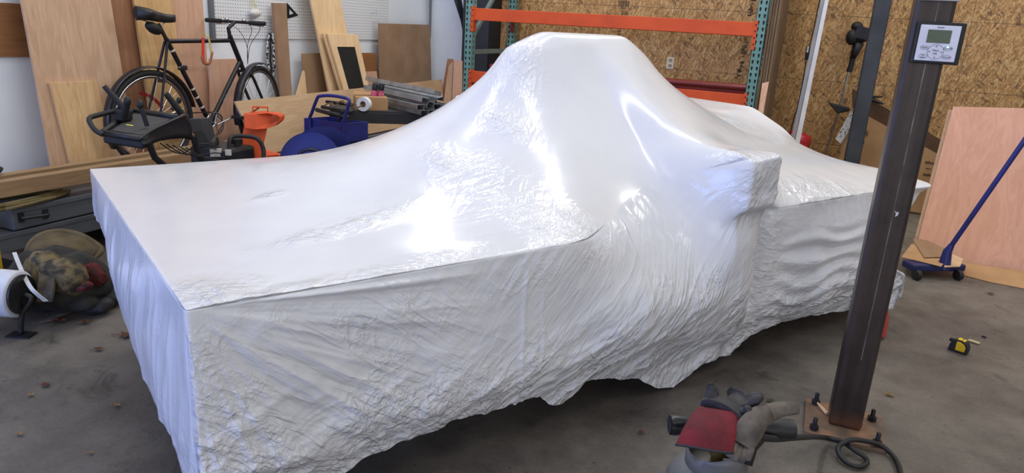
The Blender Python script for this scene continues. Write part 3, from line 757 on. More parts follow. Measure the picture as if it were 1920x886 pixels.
# ------------------------------------------------------------------ bicycle standing on the upper locker
BX = -3.90
def bp(px, py, dx=0): q = PX(px, py, BX); return Vector((BX+dx, q.y, q.z))
bike = thing('bicycle', 'black city bicycle with fenders and flat handlebar, parked on the grey lockers against the boards', 'bicycle', (BX, 3.8, ZS))
WR = .318
rh = Vector((BX, PX(287, 224, BX).y, ZS+WR)); fh = Vector((BX, PX(487, 204, BX).y, ZS+WR))
m_tire = M('tire', srgb(38, 38, 40), .7, c2=srgb(28, 28, 30), scale=40)
m_frame = M('bike_frame', srgb(36, 36, 42), .3, .2, c2=srgb(28, 28, 34), scale=9)
st_ang = radians(14)
def wheel(c, ang, name):
    ax = Vector((cos(ang), -sin(ang), 0)); f = Vector((sin(ang), cos(ang), 0)); up = Vector((0, 0, 1))
    circ = lambda r, n=48: [c+f*r*cos(2*pi*k/n)+up*r*sin(2*pi*k/n) for k in range(n)]
    w = obj(name, MB().tube(circ(WR-.017), .017, 8, closed=True, flatdir=ax), m_tire, bike, smooth=True)
    obj('rim', MB().tube(circ(WR-.042), .011, 6, closed=True, flatdir=ax), m_chrome, w, smooth=True)
    obj('hub', MB().lathe([(.008, -.06), (.016, -.05), (.022, -.03), (.013, -.02), (.013, .02), (.022, .03), (.016, .05), (.008, .06)], c, 12, ax), m_chrome, w, smooth=40)
    mb = MB()
    for k in range(28):
        a = 2*pi*k/28; b = a+(.5 if k % 2 else -.5); s_ = .03 if k % 4 < 2 else -.03
        mb.tube([c+ax*s_+(f*cos(b)+up*sin(b))*.02, c+(f*cos(a)+up*sin(a))*(WR-.046)], .0011, 4)
    obj('spokes', mb, m_chrome, w)
    return ax, f
def fender(c, ang, a0, a1):
    ax = Vector((cos(ang), -sin(ang), 0)); f = Vector((sin(ang), cos(ang), 0)); up = Vector((0, 0, 1))
    P = []
    for k in range(33):
        a = a0+(a1-a0)*k/32
        P.append([c+(f*cos(a)+up*sin(a))*(WR+.012+.012*cos(t))+ax*.027*sin(t) for t in [(-1.45+2.9*j/6) for j in range(7)]])
    o = obj('fender', MB().grid(P), m_frame, bike, smooth=True, solid=.002)
    e = c+(f*cos(a1*.85+a0*.15)+up*sin(a1*.85+a0*.15))*(WR+.01)
    for s_ in (-1, 1): obj('fender_stay', MB().tube([c+ax*.05*s_, e+ax*.024*s_], .0022, 5), m_chrome, o)
wheel(rh, 0, 'rear_wheel'); ax_f, f_f = wheel(fh, -st_ang, 'front_wheel')
fender(rh, 0, radians(10), radians(205)); fender(fh, -st_ang, radians(72), radians(195))
# red chain-guard arc seen through the rear wheel
P = [[bp(x, y, -.05), bp(x-2.5, y+5.5, -.05)] for x, y in ((273, 173), (283, 175), (293, 179), (303, 186), (311, 194), (319, 203))]
obj('red_guard', MB().grid(P), m_red, bike, solid=.004)
BB = bp(394, 231); STT = bp(311, 72); HTT = bp(431, 68); HTB = bp(452, 120); CRN = bp(457, 133)
fr = obj('frame', MB().tube([STT, BB], .0155, 12).tube([STT+(BB-STT)*.03, HTT+(HTB-HTT)*.15], .0145, 12).tube([HTB+(HTT-HTB)*.1, BB], .0165, 12).tube([HTT, HTB], .018, 12)
    .tube([BB+Vector((-.03,0,0)), BB+Vector((.03,0,0))], .021, 12), m_frame, bike, smooth=40)
mb = MB()
for s_ in (-1, 1):
    mb.tube([STT+Vector((.012*s_, 0, -.02)), rh+Vector((.06*s_, 0, 0))], [.009, .007], 8); mb.tube([BB+Vector((.02*s_, 0, 0)), rh+Vector((.06*s_, 0, 0))], [.010, .008], 8)
obj('rear_stays', mb, m_frame, bike, smooth=40)
mb = MB()
for s_ in (-1, 1):
    mb.tube(smooth_curve([CRN+ax_f*.012*s_, CRN+ax_f*.05*s_+(fh-CRN)*.08, fh+ax_f*.055*s_+(CRN-fh)*.25, fh+ax_f*.055*s_], 5), .011, 8)
mb.tube([CRN, HTB], .016, 10)
obj('fork', mb, m_frame, bike, smooth=40)
# saddle with post and bag
SP = STT+(STT-BB).normalized()*.10
obj('seat_post', MB().tube([STT, SP], .0125, 10), m_black, bike, smooth=40)
sa, sb = bp(255, 27), bp(328, 27); sd = (sb-sa)
P = []
for i in range(17):
    t = i/16; cen = sa+sd*t+Vector((0, 0, .018*(cos((t-.0)*pi*1.1))-.004)); hw = .078*(1-sst(.18, .62, t)*.72)*max(.12, sin(min(1, t*6+.12)*pi/2))*max(.25, min(1, (1-t)*9+.1)); hh = .036*(1-.45*t)
    P.append([cen+Vector((hw*cos(a), 0, hh*sin(a)*(1 if sin(a) > 0 else 1.35))) for a in [2*pi*k/16 for k in range(16)]])
sad = MB().grid(P, close=True); sad.add(P[0], [tuple(range(16))]); sad.add(P[-1], [tuple(range(16))])
obj('saddle', sad, m_black, bike, smooth=True)
bg = bp(288, 53); obj('seat_bag', MB().ball(bg, (.035, .062, .034), 14, R=Matrix.Rotation(-.45, 3, 'X')), m_grip, bike, smooth=True)
obj('saddle_rail', MB().tube([bp(262, 36), bp(300, 48), bp(318, 36)], .004, 6), m_chrome, bike)
# stem, handlebar, grips, levers, bell
HB = bp(441, 41); hx = Vector((cos(st_ang), sin(st_ang)*.6, 0)).normalized()
obj('stem', MB().tube([HTT, bp(428, 52)], .013, 10).tube([bp(428, 53), HB], .012, 10), m_frame, bike, smooth=40)
hl, hr_ = HB-hx*.235, HB+hx*.235
barm = obj('handlebar', MB().tube([hl, hl+hx*.09, HB+Vector((0,.0,.0)), hr_-hx*.09, hr_], .011, 10), m_black, bike, smooth=40)
for e, s_ in ((hl, 1), (hr_, -1)):
    obj('grip', MB().tube([e-hx*.005*s_, e+hx*.12*s_], .0155, 12), m_grip, barm, smooth=40)
    obj('brake_lever', MB().tube(smooth_curve([e+hx*.15*s_, e+hx*.12*s_+Vector((0, .045, -.015)), e+hx*.03*s_+Vector((0, .05, -.022))], 4), .0045, 6), m_chrome, barm, smooth=True)
    obj('shifter', MB().ball(e+hx*.165*s_+Vector((0, 0, .014)), (.016, .016, .012), 10), m_chrome, barm, smooth=True)
mb = MB()
for dx, dy in ((.05, .10), (.09, .13), (-.06, .09)):
    mb.tube(smooth_curve([HB+hx*dx*2, HB+hx*dx+Vector((0, dy, -.05)), HB+Vector((.02, dy*.9, -.16)), CRN+Vector((.03, .01, .05))], 6), .0022, 5)
obj('brake_cable', mb, m_grip, bike, smooth=True)
obj('front_brake', MB().box(CRN+Vector((.0, .03, -.005)), (.05, .03, .03)).tube([CRN+Vector((.03, .03, .01)), CRN+Vector((.035, .08, .0))], .008, 8), m_black, bike, bevel=.004)
obj('rear_brake', MB().box(bp(302, 150)+Vector((.0, 0, 0)), (.07, .025, .03)), m_chrome, bike, bevel=.004)
obj('frame_lamp', MB().box(bp(340, 127)+Vector((0, .01, 0)), (.035, .055, .032)), m_black, bike, bevel=.006)
mbd = MB()
for t in (.12, .3, .56, .66, .78): mbd.tube([STT.lerp(BB, t), STT.lerp(BB, t+.02)], .0162, 12)
obj('frame_band', mbd, m_paper, bike)
mbd = MB()
for k in range(9):
    c_ = HTB.lerp(BB, .34+.035*k); d_ = (BB-HTB).normalized(); mbd.box(c_+Vector((.0165, 0, 0)), (.002, .008, .010 if k % 3 else .016))
obj('frame_lettering', mbd, M('silver_ink', srgb(170, 170, 175), .4), bike)
# crank set, chain
cr = BB+Vector((.045, 0, 0))
mb = MB().tube([cr+Vector((0, .078*cos(a), .078*sin(a))) for a in [2*pi*k/36 for k in range(36)]], .006, 6, closed=True)
for k in range(5): mb.tube([cr, cr+Vector((0, .076*cos(k*1.257), .076*sin(k*1.257)))], .006, 6)
ck = obj('chainring', mb, m_chrome, bike)
d1 = (bp(450, 205)-BB).normalized()
obj('crank_arm', MB().tube([cr+Vector((.015,0,0)), cr+Vector((.02,0,0))+d1*.165], [.013, .010], 8, flat=.6), m_chrome, ck, smooth=40)
obj('crank_arm', MB().tube([cr+Vector((-.105,0,0)), cr+Vector((-.11,0,0))-d1*.165], [.013, .010], 8, flat=.6), m_chrome, ck, smooth=40)
obj('pedal', MB().box(cr+Vector((.07,0,0))+d1*.165, (.085, .07, .022)), m_black, ck, bevel=.003)
obj('pedal', MB().box(cr+Vector((-.16,0,0))-d1*.165, (.085, .07, .022)), m_black, ck, bevel=.003)
ch = [cr+Vector((0, 0, .083)), rh+Vector((.045, 0, .045)), rh+Vector((.045, -.045, 0)), rh+Vector((.045, 0, -.045)), cr+Vector((0, 0, -.083)), cr+Vector((0, .083, 0))]
obj('chain', MB().tube(ch, .004, 5, closed=True), m_dark, bike)
obj('derailleur', MB().box(rh+Vector((.05, .03, -.08)), (.02, .03, .09)), m_chrome, bike, bevel=.003)
obj('kickstand', MB().tube([BB+Vector((-.02, -.05, -.02)), (BX-.1, BB.y-.12, ZS+.008)], .008, 8), m_chrome, bike)
# straps hanging over the top tube
sp0 = bp(388, 72)
r = thing('hand_strap', 'red and tan strap with a buckle hung over the bicycle top tube', 'strap', sp0+Vector((0, 0, -.12)))
def loopstrap(pts, w_, mat, nm):
    P = []
    for p in smooth_curve(pts, 5): P.append([p+Vector((0, -w_/2, 0)), p+Vector((0, w_/2, 0))])
    obj(nm, MB().grid(P), mat, r, solid=.004)
pp = lambda px, py, dx: bp(px, py, dx)
loopstrap([pp(377, 70, .018), pp(376, 90, .022), pp(377, 110, .02), pp(382, 118, .02)], .022, M('red_strap', srgb(214, 58, 44), .7), 'red_band')
loopstrap([pp(383, 66, -.02), pp(385, 66, .018), pp(389, 82, .022), pp(392, 100, .02)], .014, M('yellow_strap', srgb(196, 180, 110), .7), 'yellow_band')
obj('buckle', MB().tube(smooth_curve([pp(374, 104, .02), pp(378, 117, .02), pp(389, 117, .02), pp(394, 96, .02)], 5), .011, 8, flat=.5), M('tan_leather', srgb(160, 104, 66), .6), r, smooth=True)

# ------------------------------------------------------------------ snow blower
sb0 = PD(300, 250, 3.7)
sno = thing('snow_blower', 'snow blower with a black control dash, black levers and an orange chute', 'machine', (-3.05, 3.0, 0))
T4 = [PD(191, 250, 3.42), PD(267, 262, 3.38), PD(338, 222, 3.72), PD(250, 208, 3.86)]
n = (T4[1]-T4[0]).cross(T4[3]-T4[0]).normalized(); n = n if n.z > 0 else -n
dash = obj('dash_panel', MB().prism([p for p in T4], -n*.05), m_black, sno, bevel=.012)
cen = sum(T4, Vector())/4; inset = [cen+(p-cen)*.74+n*.001 for p in T4]
obj('dash_inset', MB().prism(inset, n*.004), M('dash_grey', srgb(62, 62, 64), .7), dash)
for k in (0, 2):      # raised rims and lever slots
    a_, b_ = T4[k], T4[(k+1) % 4]; obj('dash_rim', MB().tube([a_+n*.004, b_+n*.004], .016, 8), m_black, dash, smooth=True)
    a_, b_ = T4[k+1], T4[(k+2) % 4]; obj('dash_rim', MB().tube([a_+n*.004, b_+n*.004], .013, 8), m_black, dash, smooth=True)
yl = cen+(T4[0]-cen)*.25; e1 = (T4[1]-T4[0]).normalized(); e2 = (T4[3]-T4[0]).normalized()
obj('warning_label', MB().prism([yl-e1*.03+n*.0065, yl+e1*.035+n*.0065, yl+e1*.035+e2*.016+n*.0065, yl-e1*.03+e2*.016+n*.0065], n*.001), M('yellow_label', srgb(222, 206, 80), .5), dash)
obj('handlebar', MB().tube(smooth_curve([PD(225, 205, 3.62), PD(190, 214, 3.55), PD(170, 220, 3.48), PD(168, 228, 3.42), PD(178, 243, 3.38), PD(193, 252, 3.38)], 5), .0125, 10), m_grip, sno, smooth=True)
def lever(a, b, r0, r1, knob=0):
    o = obj('lever', MB().tube([a, a.lerp(b, .5), b], [r0, (r0+r1)/2, r1], 10), m_grip, sno, smooth=40)
    if knob: obj('knob', MB().ball(b+(b-a).normalized()*.012, (knob*.85, knob*.85, knob*1.15), 12), m_grip, o, smooth=True)
lever(PD(233, 203, 3.62), PD(195, 161, 3.56), .017, .0125)
lever(PD(340, 212, 3.70), PD(311, 175, 3.62), .018, .014)
lever(PD(232, 218, 3.6), PD(238, 193, 3.56), .02, .017, .021)
lever(PD(276, 236, 3.52), PD(264, 200, 3.48), .011, .011, .02)
lever(PD(322, 205, 3.82), PD(333, 191, 3.84), .01, .011, .016)
obj('lever_base', MB().box(PD(230, 215, 3.62), (.07, .07, .06)), m_grip, sno, bevel=.012)
arm = [PD(262, 263, 3.38), PD(285, 246, 3.44), PD(318, 230, 3.55), PD(350, 216, 3.68)]
armb = [PD(275, 272, 3.40), PD(300, 262, 3.5), PD(335, 258, 3.6), PD(362, 262, 3.72)]
P = [[a_+Vector((.02, -.02, .01)), a_, b_.lerp(a_, .4)+Vector((.03, -.03, 0)), b_] for a_, b_ in zip(smooth_curve(arm, 4), smooth_curve(armb, 4))]
obj('side_cover', MB().grid(P), m_black, sno, smooth=True, solid=.012)
pc = [PD(352, 222, 3.66), PD(374, 220, 3.72), PD(383, 256, 3.78), PD(372, 268, 3.76), PD(360, 246, 3.70)]
obj('end_cover', MB().prism(pc, (.03, .05, 0)), M('dash_grey', (0,0,0)), sno, bevel=.006)
for (a_, b_, c_) in ((PD(278, 266, 3.42), PD(290, 295, 3.5), Vector((-2.96, 2.95, .25))), (PD(362, 255, 3.74), PD(374, 295, 3.8), Vector((-3.10, 3.2, .25)))):
    obj('handle_tube', MB().tube([a_, b_, c_], .016, 10), m_grip, sno, smooth=40)
mb = MB()
for k in range(5):
    a_ = PD(300+12*k, 268+2*k, 3.7); mb.tube(smooth_curve([a_, a_+Vector((.05, .08, -.06)), a_+Vector((.1, .22, -.02-.02*k)), Vector((-3.05, 3.25, .5))], 5), .0035, 5)
obj('control_cable', mb, m_grip, sno, smooth=True)
# engine, chute, housing, wheels
ec = PD(418, 288, 4.05); eng = obj('engine', MB().box(ec+Vector((0, 0, -.07)), (.26, .24, .24)), m_black, sno, bevel=.02)
e0 = PD(418, 284, 3.95)
obj('engine_label', MB().box(PD(405, 286, 3.9), (.06, .012, .045), Matrix.Rotation(.5, 3, 'Z')), m_paper, eng)
obj('engine_label', MB().box(PD(428, 286, 3.9), (.03, .012, .03), Matrix.Rotation(.5, 3, 'Z')), m_paper, eng)
obj('air_cleaner', MB().lathe([(.05, -.05), (.06, -.04), (.06, .04), (.05, .05)], PD(390, 272, 4.0), 16, (.8, .5, 0)), m_black, eng, smooth=40)
obj('fuel_cap', MB().lathe([(.03, 0), (.03, .03), (.02, .035)], PD(445, 270, 4.05), 14), m_grip, eng, smooth=40)
ch0 = [PD(454, 295, 4.12), PD(492, 295, 4.12), PD(503, 240, 4.12), PD(466, 236, 4.12)]
ax_c = Vector((-.25, .25, 0))*.4
P = []
for k in range(9):
    t = k/8; L_ = PD(446+24*t, 298-86*t, 4.15+.1*sin(pi*t*0)); R_ = PD(487+18*t, 298-86*t, 4.15)
    mid = (L_+R_)/2; d_ = (R_-L_)/2; bk = Vector((-.45, .9, .1)).normalized()*d_.length
    P.append([mid+d_*cos(a)+bk*sin(a)*1.0 for a in [pi*1.12*j/12-.19 for j in range(13)]])
chu = obj('chute', MB().grid(P), m_orange, sno, smooth=True, solid=.004)
fp = [PD(446, 298, 4.13), PD(487, 298, 4.13), PD(506, 214, 4.13), PD(462, 212, 4.13)]
obj('chute_front', MB().prism(fp, Vector((-.012, .02, .0))), m_orange, chu, bevel=.003)
cap = obj('chute_deflector', MB().prism([PD(456, 214, 4.09), PD(480, 212, 4.09), PD(502, 212, 4.10), PD(518, 213, 4.14), PD(527, 218, 4.17), PD(526, 227, 4.17), PD(515, 236, 4.13), PD(500, 241, 4.09), PD(478, 243, 4.08), PD(458, 241, 4.08)], Vector((-.03, .07, 0))), m_orange, sno, bevel=.006)
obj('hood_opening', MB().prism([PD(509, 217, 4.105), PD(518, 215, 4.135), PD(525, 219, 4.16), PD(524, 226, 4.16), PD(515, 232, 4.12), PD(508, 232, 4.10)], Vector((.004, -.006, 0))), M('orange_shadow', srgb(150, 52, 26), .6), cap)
tp = [PD(457, 212.5, 4.10), PD(500, 212, 4.14), PD(522, 213, 4.3), PD(505, 211, 4.42), PD(468, 210, 4.35)]
obj('deflector_top', MB().prism(tp, (0, 0, -.004)), m_orange, cap)
obj('deflector_handle', MB().tube([PD(474, 214, 4.15), PD(474, 200, 4.15), PD(502, 201, 4.15), PD(502, 213, 4.18)], .006, 6), m_orange, cap)
obj('deflector_rod', MB().tube([PD(468, 213, 4.2), PD(487, 201, 4.1)], .005, 6), M('brass', srgb(140, 110, 60), .4, .6), cap)
obj('guard_loop', MB().tube(smooth_curve([PD(430, 280, 3.98), PD(431, 262, 3.98), PD(440, 255, 4.0), PD(470, 256, 4.02), PD(485, 262, 4.03), PD(494, 280, 4.05), PD(494, 300, 4.05)], 5), .012, 10), m_grip, sno, smooth=True)
hs_ = PD(530, 292, 4.4); obj('auger_housing', MB().prism([PD(500, 290, 4.35), PD(520, 289, 4.45), PD(545, 293, 4.5), PD(556, 302, 4.5), (hs_.x+.12, hs_.y+.08, .08), (hs_.x-.12, hs_.y-.12, .08), PD(496, 303, 4.3)], Vector((-.30, .10, 0))), m_orange, sno, bevel=.006)
for (x, y) in ((-2.86, 3.12), (-3.30, 3.42)):
    obj('tire', MB().lathe([(.10, -.05), (.17, -.06), (.19, -.03), (.19, .03), (.17, .06), (.10, .05)], (x, y, .19), 24, (.8, -.55, 0)), m_tire, sno, smooth=40)
obj('axle', MB().tube([(-2.86, 3.12, .19), (-3.30, 3.42, .19)], .014, 8), m_dark, sno)
# ------------------------------------------------------------------ blue cable reel and tool tote
rc = PD(583, 297, 4.2); rr = .185; rc.z = PD(583, 246, 4.2).z-rr
raxis = Vector((.82, .57, 0)); 
reel = thing('cable_reel', 'blue steel cable reel with two round discs, beside the orange chute', 'reel', (rc.x, rc.y, 0))
def disc(c): return MB().lathe([(.01, -.004), (rr-.006, -.004), (rr, -.002), (rr, .006), (rr-.01, .004), (.09, .004), (.085, .012), (.03, .012), (.01, .006)], c, 48, -raxis)
faxis = Vector((.42, -.9, .12)).normalized(); raxis = -faxis
rc2 = PD(606, 298, 4.42); rc2.z = rc.z+.01
obj('disc', disc(rc), m_blue, reel, smooth=40); obj('disc', disc(rc2), m_blue, reel, smooth=40)
obj('hub_ring', MB().tube([rc+faxis*.006+(faxis.orthogonal().normalized()*cos(a)+faxis.cross(faxis.orthogonal()).normalized()*sin(a))*.085 for a in [2*pi*k/32 for k in range(32)]], .012, 8, closed=True), M('reel_hub', srgb(30, 30, 60), .5), reel, smooth=True)
obj('hub', MB().lathe([(.09, 0), (.09, (rc2-rc).length)], rc, 32, rc2-rc), M('reel_hub', srgb(30, 30, 60), .5), reel, smooth=40)
for s_ in (0, 1):
    c_ = rc+raxis*(.17 if s_ else -.03)
    obj('stand_leg', MB().tube([c_, (c_.x-.1, c_.y-.05, 0)], .012, 8).tube([c_, (c_.x+.1, c_.y+.05, 0)], .012, 8), m_black, reel)
# tote
a0, a1, a2 = PD(570, 221, 4.55), PD(646, 231, 4.5), PD(690, 228, 4.78)
a1.z = a0.z = a2.z = .70
a0 = PZ(570, 221, .70); a1 = PZ(646, 231, .70); a2 = PZ(690, 228, .70); a3 = a0+(a2-a1)
dz = .13
tote = thing('tool_tote', 'blue steel tool tote with a bent tube handle, standing before the black table', 'tote', ((a0+a2)/2-Vector((0,0,dz))))
th = .006; mb = MB(); cc = (a0+a2)/2
cor = [a0, a1, a2, a3]
for k in range(4):
    p, q_ = cor[k], cor[(k+1) % 4]; inn = lambda v: v+(cc-v).normalized()*th*1.6
    mb.prism([p, q_, inn(q_), inn(p)], (0, 0, -dz))
mb.prism([v+Vector((0, 0, -dz)) for v in cor], (0, 0, .005))
obj('box', mb, m_blue, tote)
hp = [(581, 221), (584, 213), (594, 186), (600, 180), (622, 179), (650, 184), (655, 190), (652, 202), (645, 226), (643, 232)]
lo_ = a0.lerp(a1, .14); hi_ = a0.lerp(a1, .93)
pl = MB(); pts = []
nn = (a1-a0).cross(Vector((0,0,1))).normalized()
for px, py in hp: pts.append(PP(px, py, (a0+a1)/2+nn*.012, nn))
pts = [pts[0]-Vector((0, 0, .10))]+pts+[pts[-1]-Vector((0, 0, .11))]
obj('handle', MB().tube(smooth_curve(pts, 3), .0115, 10), m_blue, tote, smooth=40)
mb = MB()
for k, (t, u) in enumerate(((.2, .2), (.35, .6), (.55, .3), (.7, .7), (.82, .5))):
    b_ = a0.lerp(a1, t).lerp(a3.lerp(a2, t), u)
    if k == 2: tag(obj('pry_bar', MB().tube([b_-Vector((0, 0, .1)), b_+Vector((.06, .02, .07))], .010, 8), m_dark), 'dark steel bar sticking out of the blue tote', 'tool')
ins = a0.lerp(a2, .5)
tag(obj('wood_block', MB().box(ins+Vector((.02, .02, -.085)), (.12, .07, .07), Matrix.Rotation(.5, 3, 'Z')), w_birch), 'pale wooden block inside the blue tote', 'block')
tag(obj('tin_can', MB().lathe([(.03, 0), (.03, .075), (.027, .08)], a1.lerp(a3, .25)+Vector((0, 0, -.124)), 18), m_galv, smooth=40), 'small metal can inside the right end of the blue tote', 'can')
std = thing('tote_stand', 'black steel stand carrying the blue tote', 'stand', (cc.x, cc.y, 0))
obj('stand_top', MB().prism([v+Vector((0, 0, -dz-.001)) for v in (cor[0].lerp(cc, .1), cor[1].lerp(cc, .1), cor[2].lerp(cc, .1), cor[3].lerp(cc, .1))], (0, 0, -.02)), m_black, std)
for v in cor:
    v2 = v.lerp(cc, .2); obj('leg', MB().box2((v2.x-.018, v2.y-.018, 0), (v2.x+.018, v2.y+.018, .70-dz-.02)), m_black, std)
# ------------------------------------------------------------------ black table with stock on it
TZ = .715
ta = Vector((.80, .60, 0)); tb = Vector((-.60, .80, 0)); t0 = PZ(620, 206, TZ); 
TLn = .98; TD = .48
Rt = Matrix((ta, tb, Vector((0,0,1)))).transposed()
tab = thing('work_table', 'black steel work table holding metal studs and a cardboard box', 'table', (t0+ta*TLn/2+tb*TD/2)*1.0-Vector((0, 0, TZ)))
m_tab = M('table_black', srgb(46, 46, 50), .5, .2, c2=srgb(36, 36, 40), scale=8)
tc_ = t0+ta*TLn/2+tb*TD/2
obj('tabletop', MB().box(tc_+Vector((0, 0, -.006)), (TLn, TD, .012), Rt), m_tab, tab)
obj('apron', MB().box(t0+ta*TLn/2+Vector((0, 0, -.052)), (TLn, .02, .08), Rt).box(tc_+tb*TD/2+Vector((0, 0, -.052)), (TLn, .02, .08), Rt).box(t0+tb*TD/2+Vector((0, 0, -.052)), (.02, TD, .08), Rt).box(t0+ta*TLn+tb*TD/2+Vector((0, 0, -.052)), (.02, TD, .08), Rt), m_tab, tab, bevel=.002)
lp = PZ(771, 228, TZ-.09); s0 = (lp-t0).dot(ta)
for s_, w_ in ((.12, .02), (s0, .02), (.06, TD-.03), (TLn-.05, TD-.03)):
    p = t0+ta*s_+tb*w_; obj('leg', MB().box(Vector((p.x, p.y, (TZ-.09)/2)), (.06, .05, TZ-.09), Rt), m_tab, tab, bevel=.002)
# steel studs: C channels
e_c = PD(815, 200, 5.35); far = PD(690, 172, 6.15)
sd_ = (e_c-far); sd_.z = -.0; sd_.normalize(); su = Vector((0,0,1)); sv = sd_.cross(su).normalized()
def stud(cen, rot, length, wd=.062, hg=.034):
    u = sv*cos(rot)+su*sin(rot); v = -sv*sin(rot)+su*cos(rot); t = .0016; lip = .008
    prof = [(-wd/2, hg), (-wd/2, 0), (wd/2, 0), (wd/2, hg)]
    outer = [(-wd/2+lip, hg), (-wd/2, hg), (-wd/2, 0), (wd/2, 0), (wd/2, hg), (wd/2-lip, hg)]
    inner = [(-wd/2+lip, hg-t), (-wd/2+t, hg-t), (-wd/2+t, t), (wd/2-t, t), (wd/2-t, hg-t), (wd/2-lip, hg-t)]
    poly = outer+inner[::-1]
    front = [cen+u*a+v*b for a, b in poly]; n_ = len(poly)
    mb = MB(); back_ = [p-sd_*length for p in front]
    fs = [(i, (i+1) % n_, n_+(i+1) % n_, n_+i) for i in range(n_)]
    mb.add(front+back_, fs)
    k = len(outer)
    for i in range(k-1): mb.add([front[i], front[i+1], front[2*k-2-i], front[2*k-1-i]], [(0,1,2,3)]); mb.add([back_[i], back_[i+1], back_[2*k-2-i], back_[2*k-1-i]], [(0,1,2,3)])
    return mb
base = e_c.copy(); base.z = TZ+.002
defs = [(-.12, .0, pi, 1.0), (-.05, 0, pi, .95), (.03, 0, pi, 1.02), (.10, .0, pi, .9), (-.105, .038, 0, .97), (-.035, .04, pi, .92), (.04, .04, .15, 1.0), (.115, .038, pi, .88), (-.06, .085, pi*.9, 1.08), (.01, .085, .2, .98), (.07, .085, pi*1.08, .94), (-.03, .14, .3, 1.12)]
wh_ = ['bottom layer', 'bottom layer', 'bottom layer', 'bottom layer', 'second layer', 'second layer', 'second layer', 'second layer', 'third layer', 'third layer', 'third layer', 'top']
for k, (dx, dz_, rot, ln) in enumerate(defs):
    flip = .034 if abs(rot-pi) < .5 else 0
    o = obj('metal_stud', stud(base+sv*dx+su*(dz_+flip)+sd_*random.uniform(-.03, .03), rot, ln), m_galv)
    tag(o, 'galvanised steel C channel stud in the pile overhanging the right end of the black table', 'stud', 'galvanised studs on the black table')
# cardboard box, tape roll, cans, tube scraps
def on_table(px, py, dz=0.0): p = PZ(px, py, TZ+dz); return p
b0 = on_table(690, 207, .0); Rb = Matrix.Rotation(.72, 3, 'Z'); bx = Rb @ Vector((1,0,0)); by = Rb @ Vector((0,1,0))
bc = PZ(697, 206, TZ)+by*.07
cb = thing('cardboard_box', 'small open cardboard box on the black table behind the white tape roll', 'box', bc)
bw, bd, bh = .24, .16, .095
mb = MB()
for s_ in (-1, 1):
    mb.box(bc+bx*s_*bw/2+su*bh/2, (.004, bd, bh), Rb); mb.box(bc+by*s_*bd/2+su*bh/2, (bw, .004, bh), Rb)
mb.box(bc+su*.004, (bw, bd, .004), Rb)
obj('carton', mb, m_cardb, cb)
mb = MB(); mb.box(bc-by*(bd/2-.03)+su*(bh+.001), (bw*.96, .06, .003), Rb @ Matrix.Rotation(.06, 3, 'X')); obj('flap', mb, m_cardb, cb)
mb = MB(); mb.box(bc+by*(bd/2+.03)+su*(bh+.012), (bw*.96, .065, .003), Rb @ Matrix.Rotation(.35, 3, 'X')); obj('flap', mb, m_cardb, cb)
obj('print', MB().box(bc-bx*(bw/2-.025)-by*(bd/2+.0035)+su*.055, (.012, .002, .06), Rb), m_ink, cb)
tr = PZ(683, 208, TZ)
tr.z = TZ+.052
ta_ax = Vector((-.15, 1, .0)).normalized()*-1
rl = thing('tape_roll', 'white roll of tape standing on edge before the cardboard box', 'tape', tr-su*.052)
obj('tape', MB().lathe([(.024, -.022), (.052, -.022), (.052, .022), (.024, .022), (.024, -.022)], tr, 32, ta_ax), M('white_tape', srgb(226, 226, 228), .5), rl, smooth=40)
obj('core', MB().lathe([(.021, -.0225), (.0245, -.0225), (.0245, .0225), (.021, .0225), (.021, -.0225)], tr, 24, ta_ax), m_cardb, rl)
for k, (px, lb) in enumerate(((709, 'black capped pink spray can on the cardboard box, left one'), (717, 'black capped pink spray can on the cardboard box, right one'))):
    p = bc+bx*(.01+.048*k)+by*.02+su*.012
    cn = thing('spray_can', lb, 'can', p, 'spray cans in the cardboard box')
    ax_ = Vector((.18, .05, 1)).normalized()
    obj('can', MB().lathe([(.022, 0), (.023, .004), (.023, .125), (.018, .137)], p, 20, ax_), M('pink_can', srgb(206, 92, 124), .35, c2=srgb(150, 50, 80), scale=30), cn, smooth=40)
    obj('cap', MB().lathe([(.021, .133), (.0225, .137), (.0225, .18), (.02, .185)], p, 20, ax_), m_black, cn, smooth=40)
for k, (a_, b_, r_, lb) in enumerate((((594, 205), (655, 221), .016, 'black steel tube lying over the left end of the black table, front one'), ((604, 199), (662, 210), .014, 'dark steel tube on the black table, behind the front tube'), ((612, 196), (660, 202), .012, 'thin dark rod on the black table, topmost of the scrap'))):
    p, q_ = PZ(*a_, TZ+.02), PZ(*b_, TZ+.02); p.z = q_.z = TZ+r_+.001+(0, .0, .03)[k]
    tag(obj('steel_tube', MB().tube([p, q_], r_, 8), m_dark, smooth=30), lb, 'tube')
for k, (px, py) in enumerate(((608, 196), (630, 193), (652, 200))):
    p = PZ(px, py, TZ+.05); p.z = TZ+.046+k*.004
    tag(obj('metal_bracket', MB().tube(smooth_curve([p, p+Vector((.05, .02, .02)), p+Vector((.09, -.01, .0)), p+Vector((.12, .01, .02))], 4), .005, 6), M('rusty_steel', srgb(112, 92, 70), .6, .3)), ('left', 'middle', 'right')[k]+' bent rusty bracket on the scrap tubes of the black table', 'bracket')
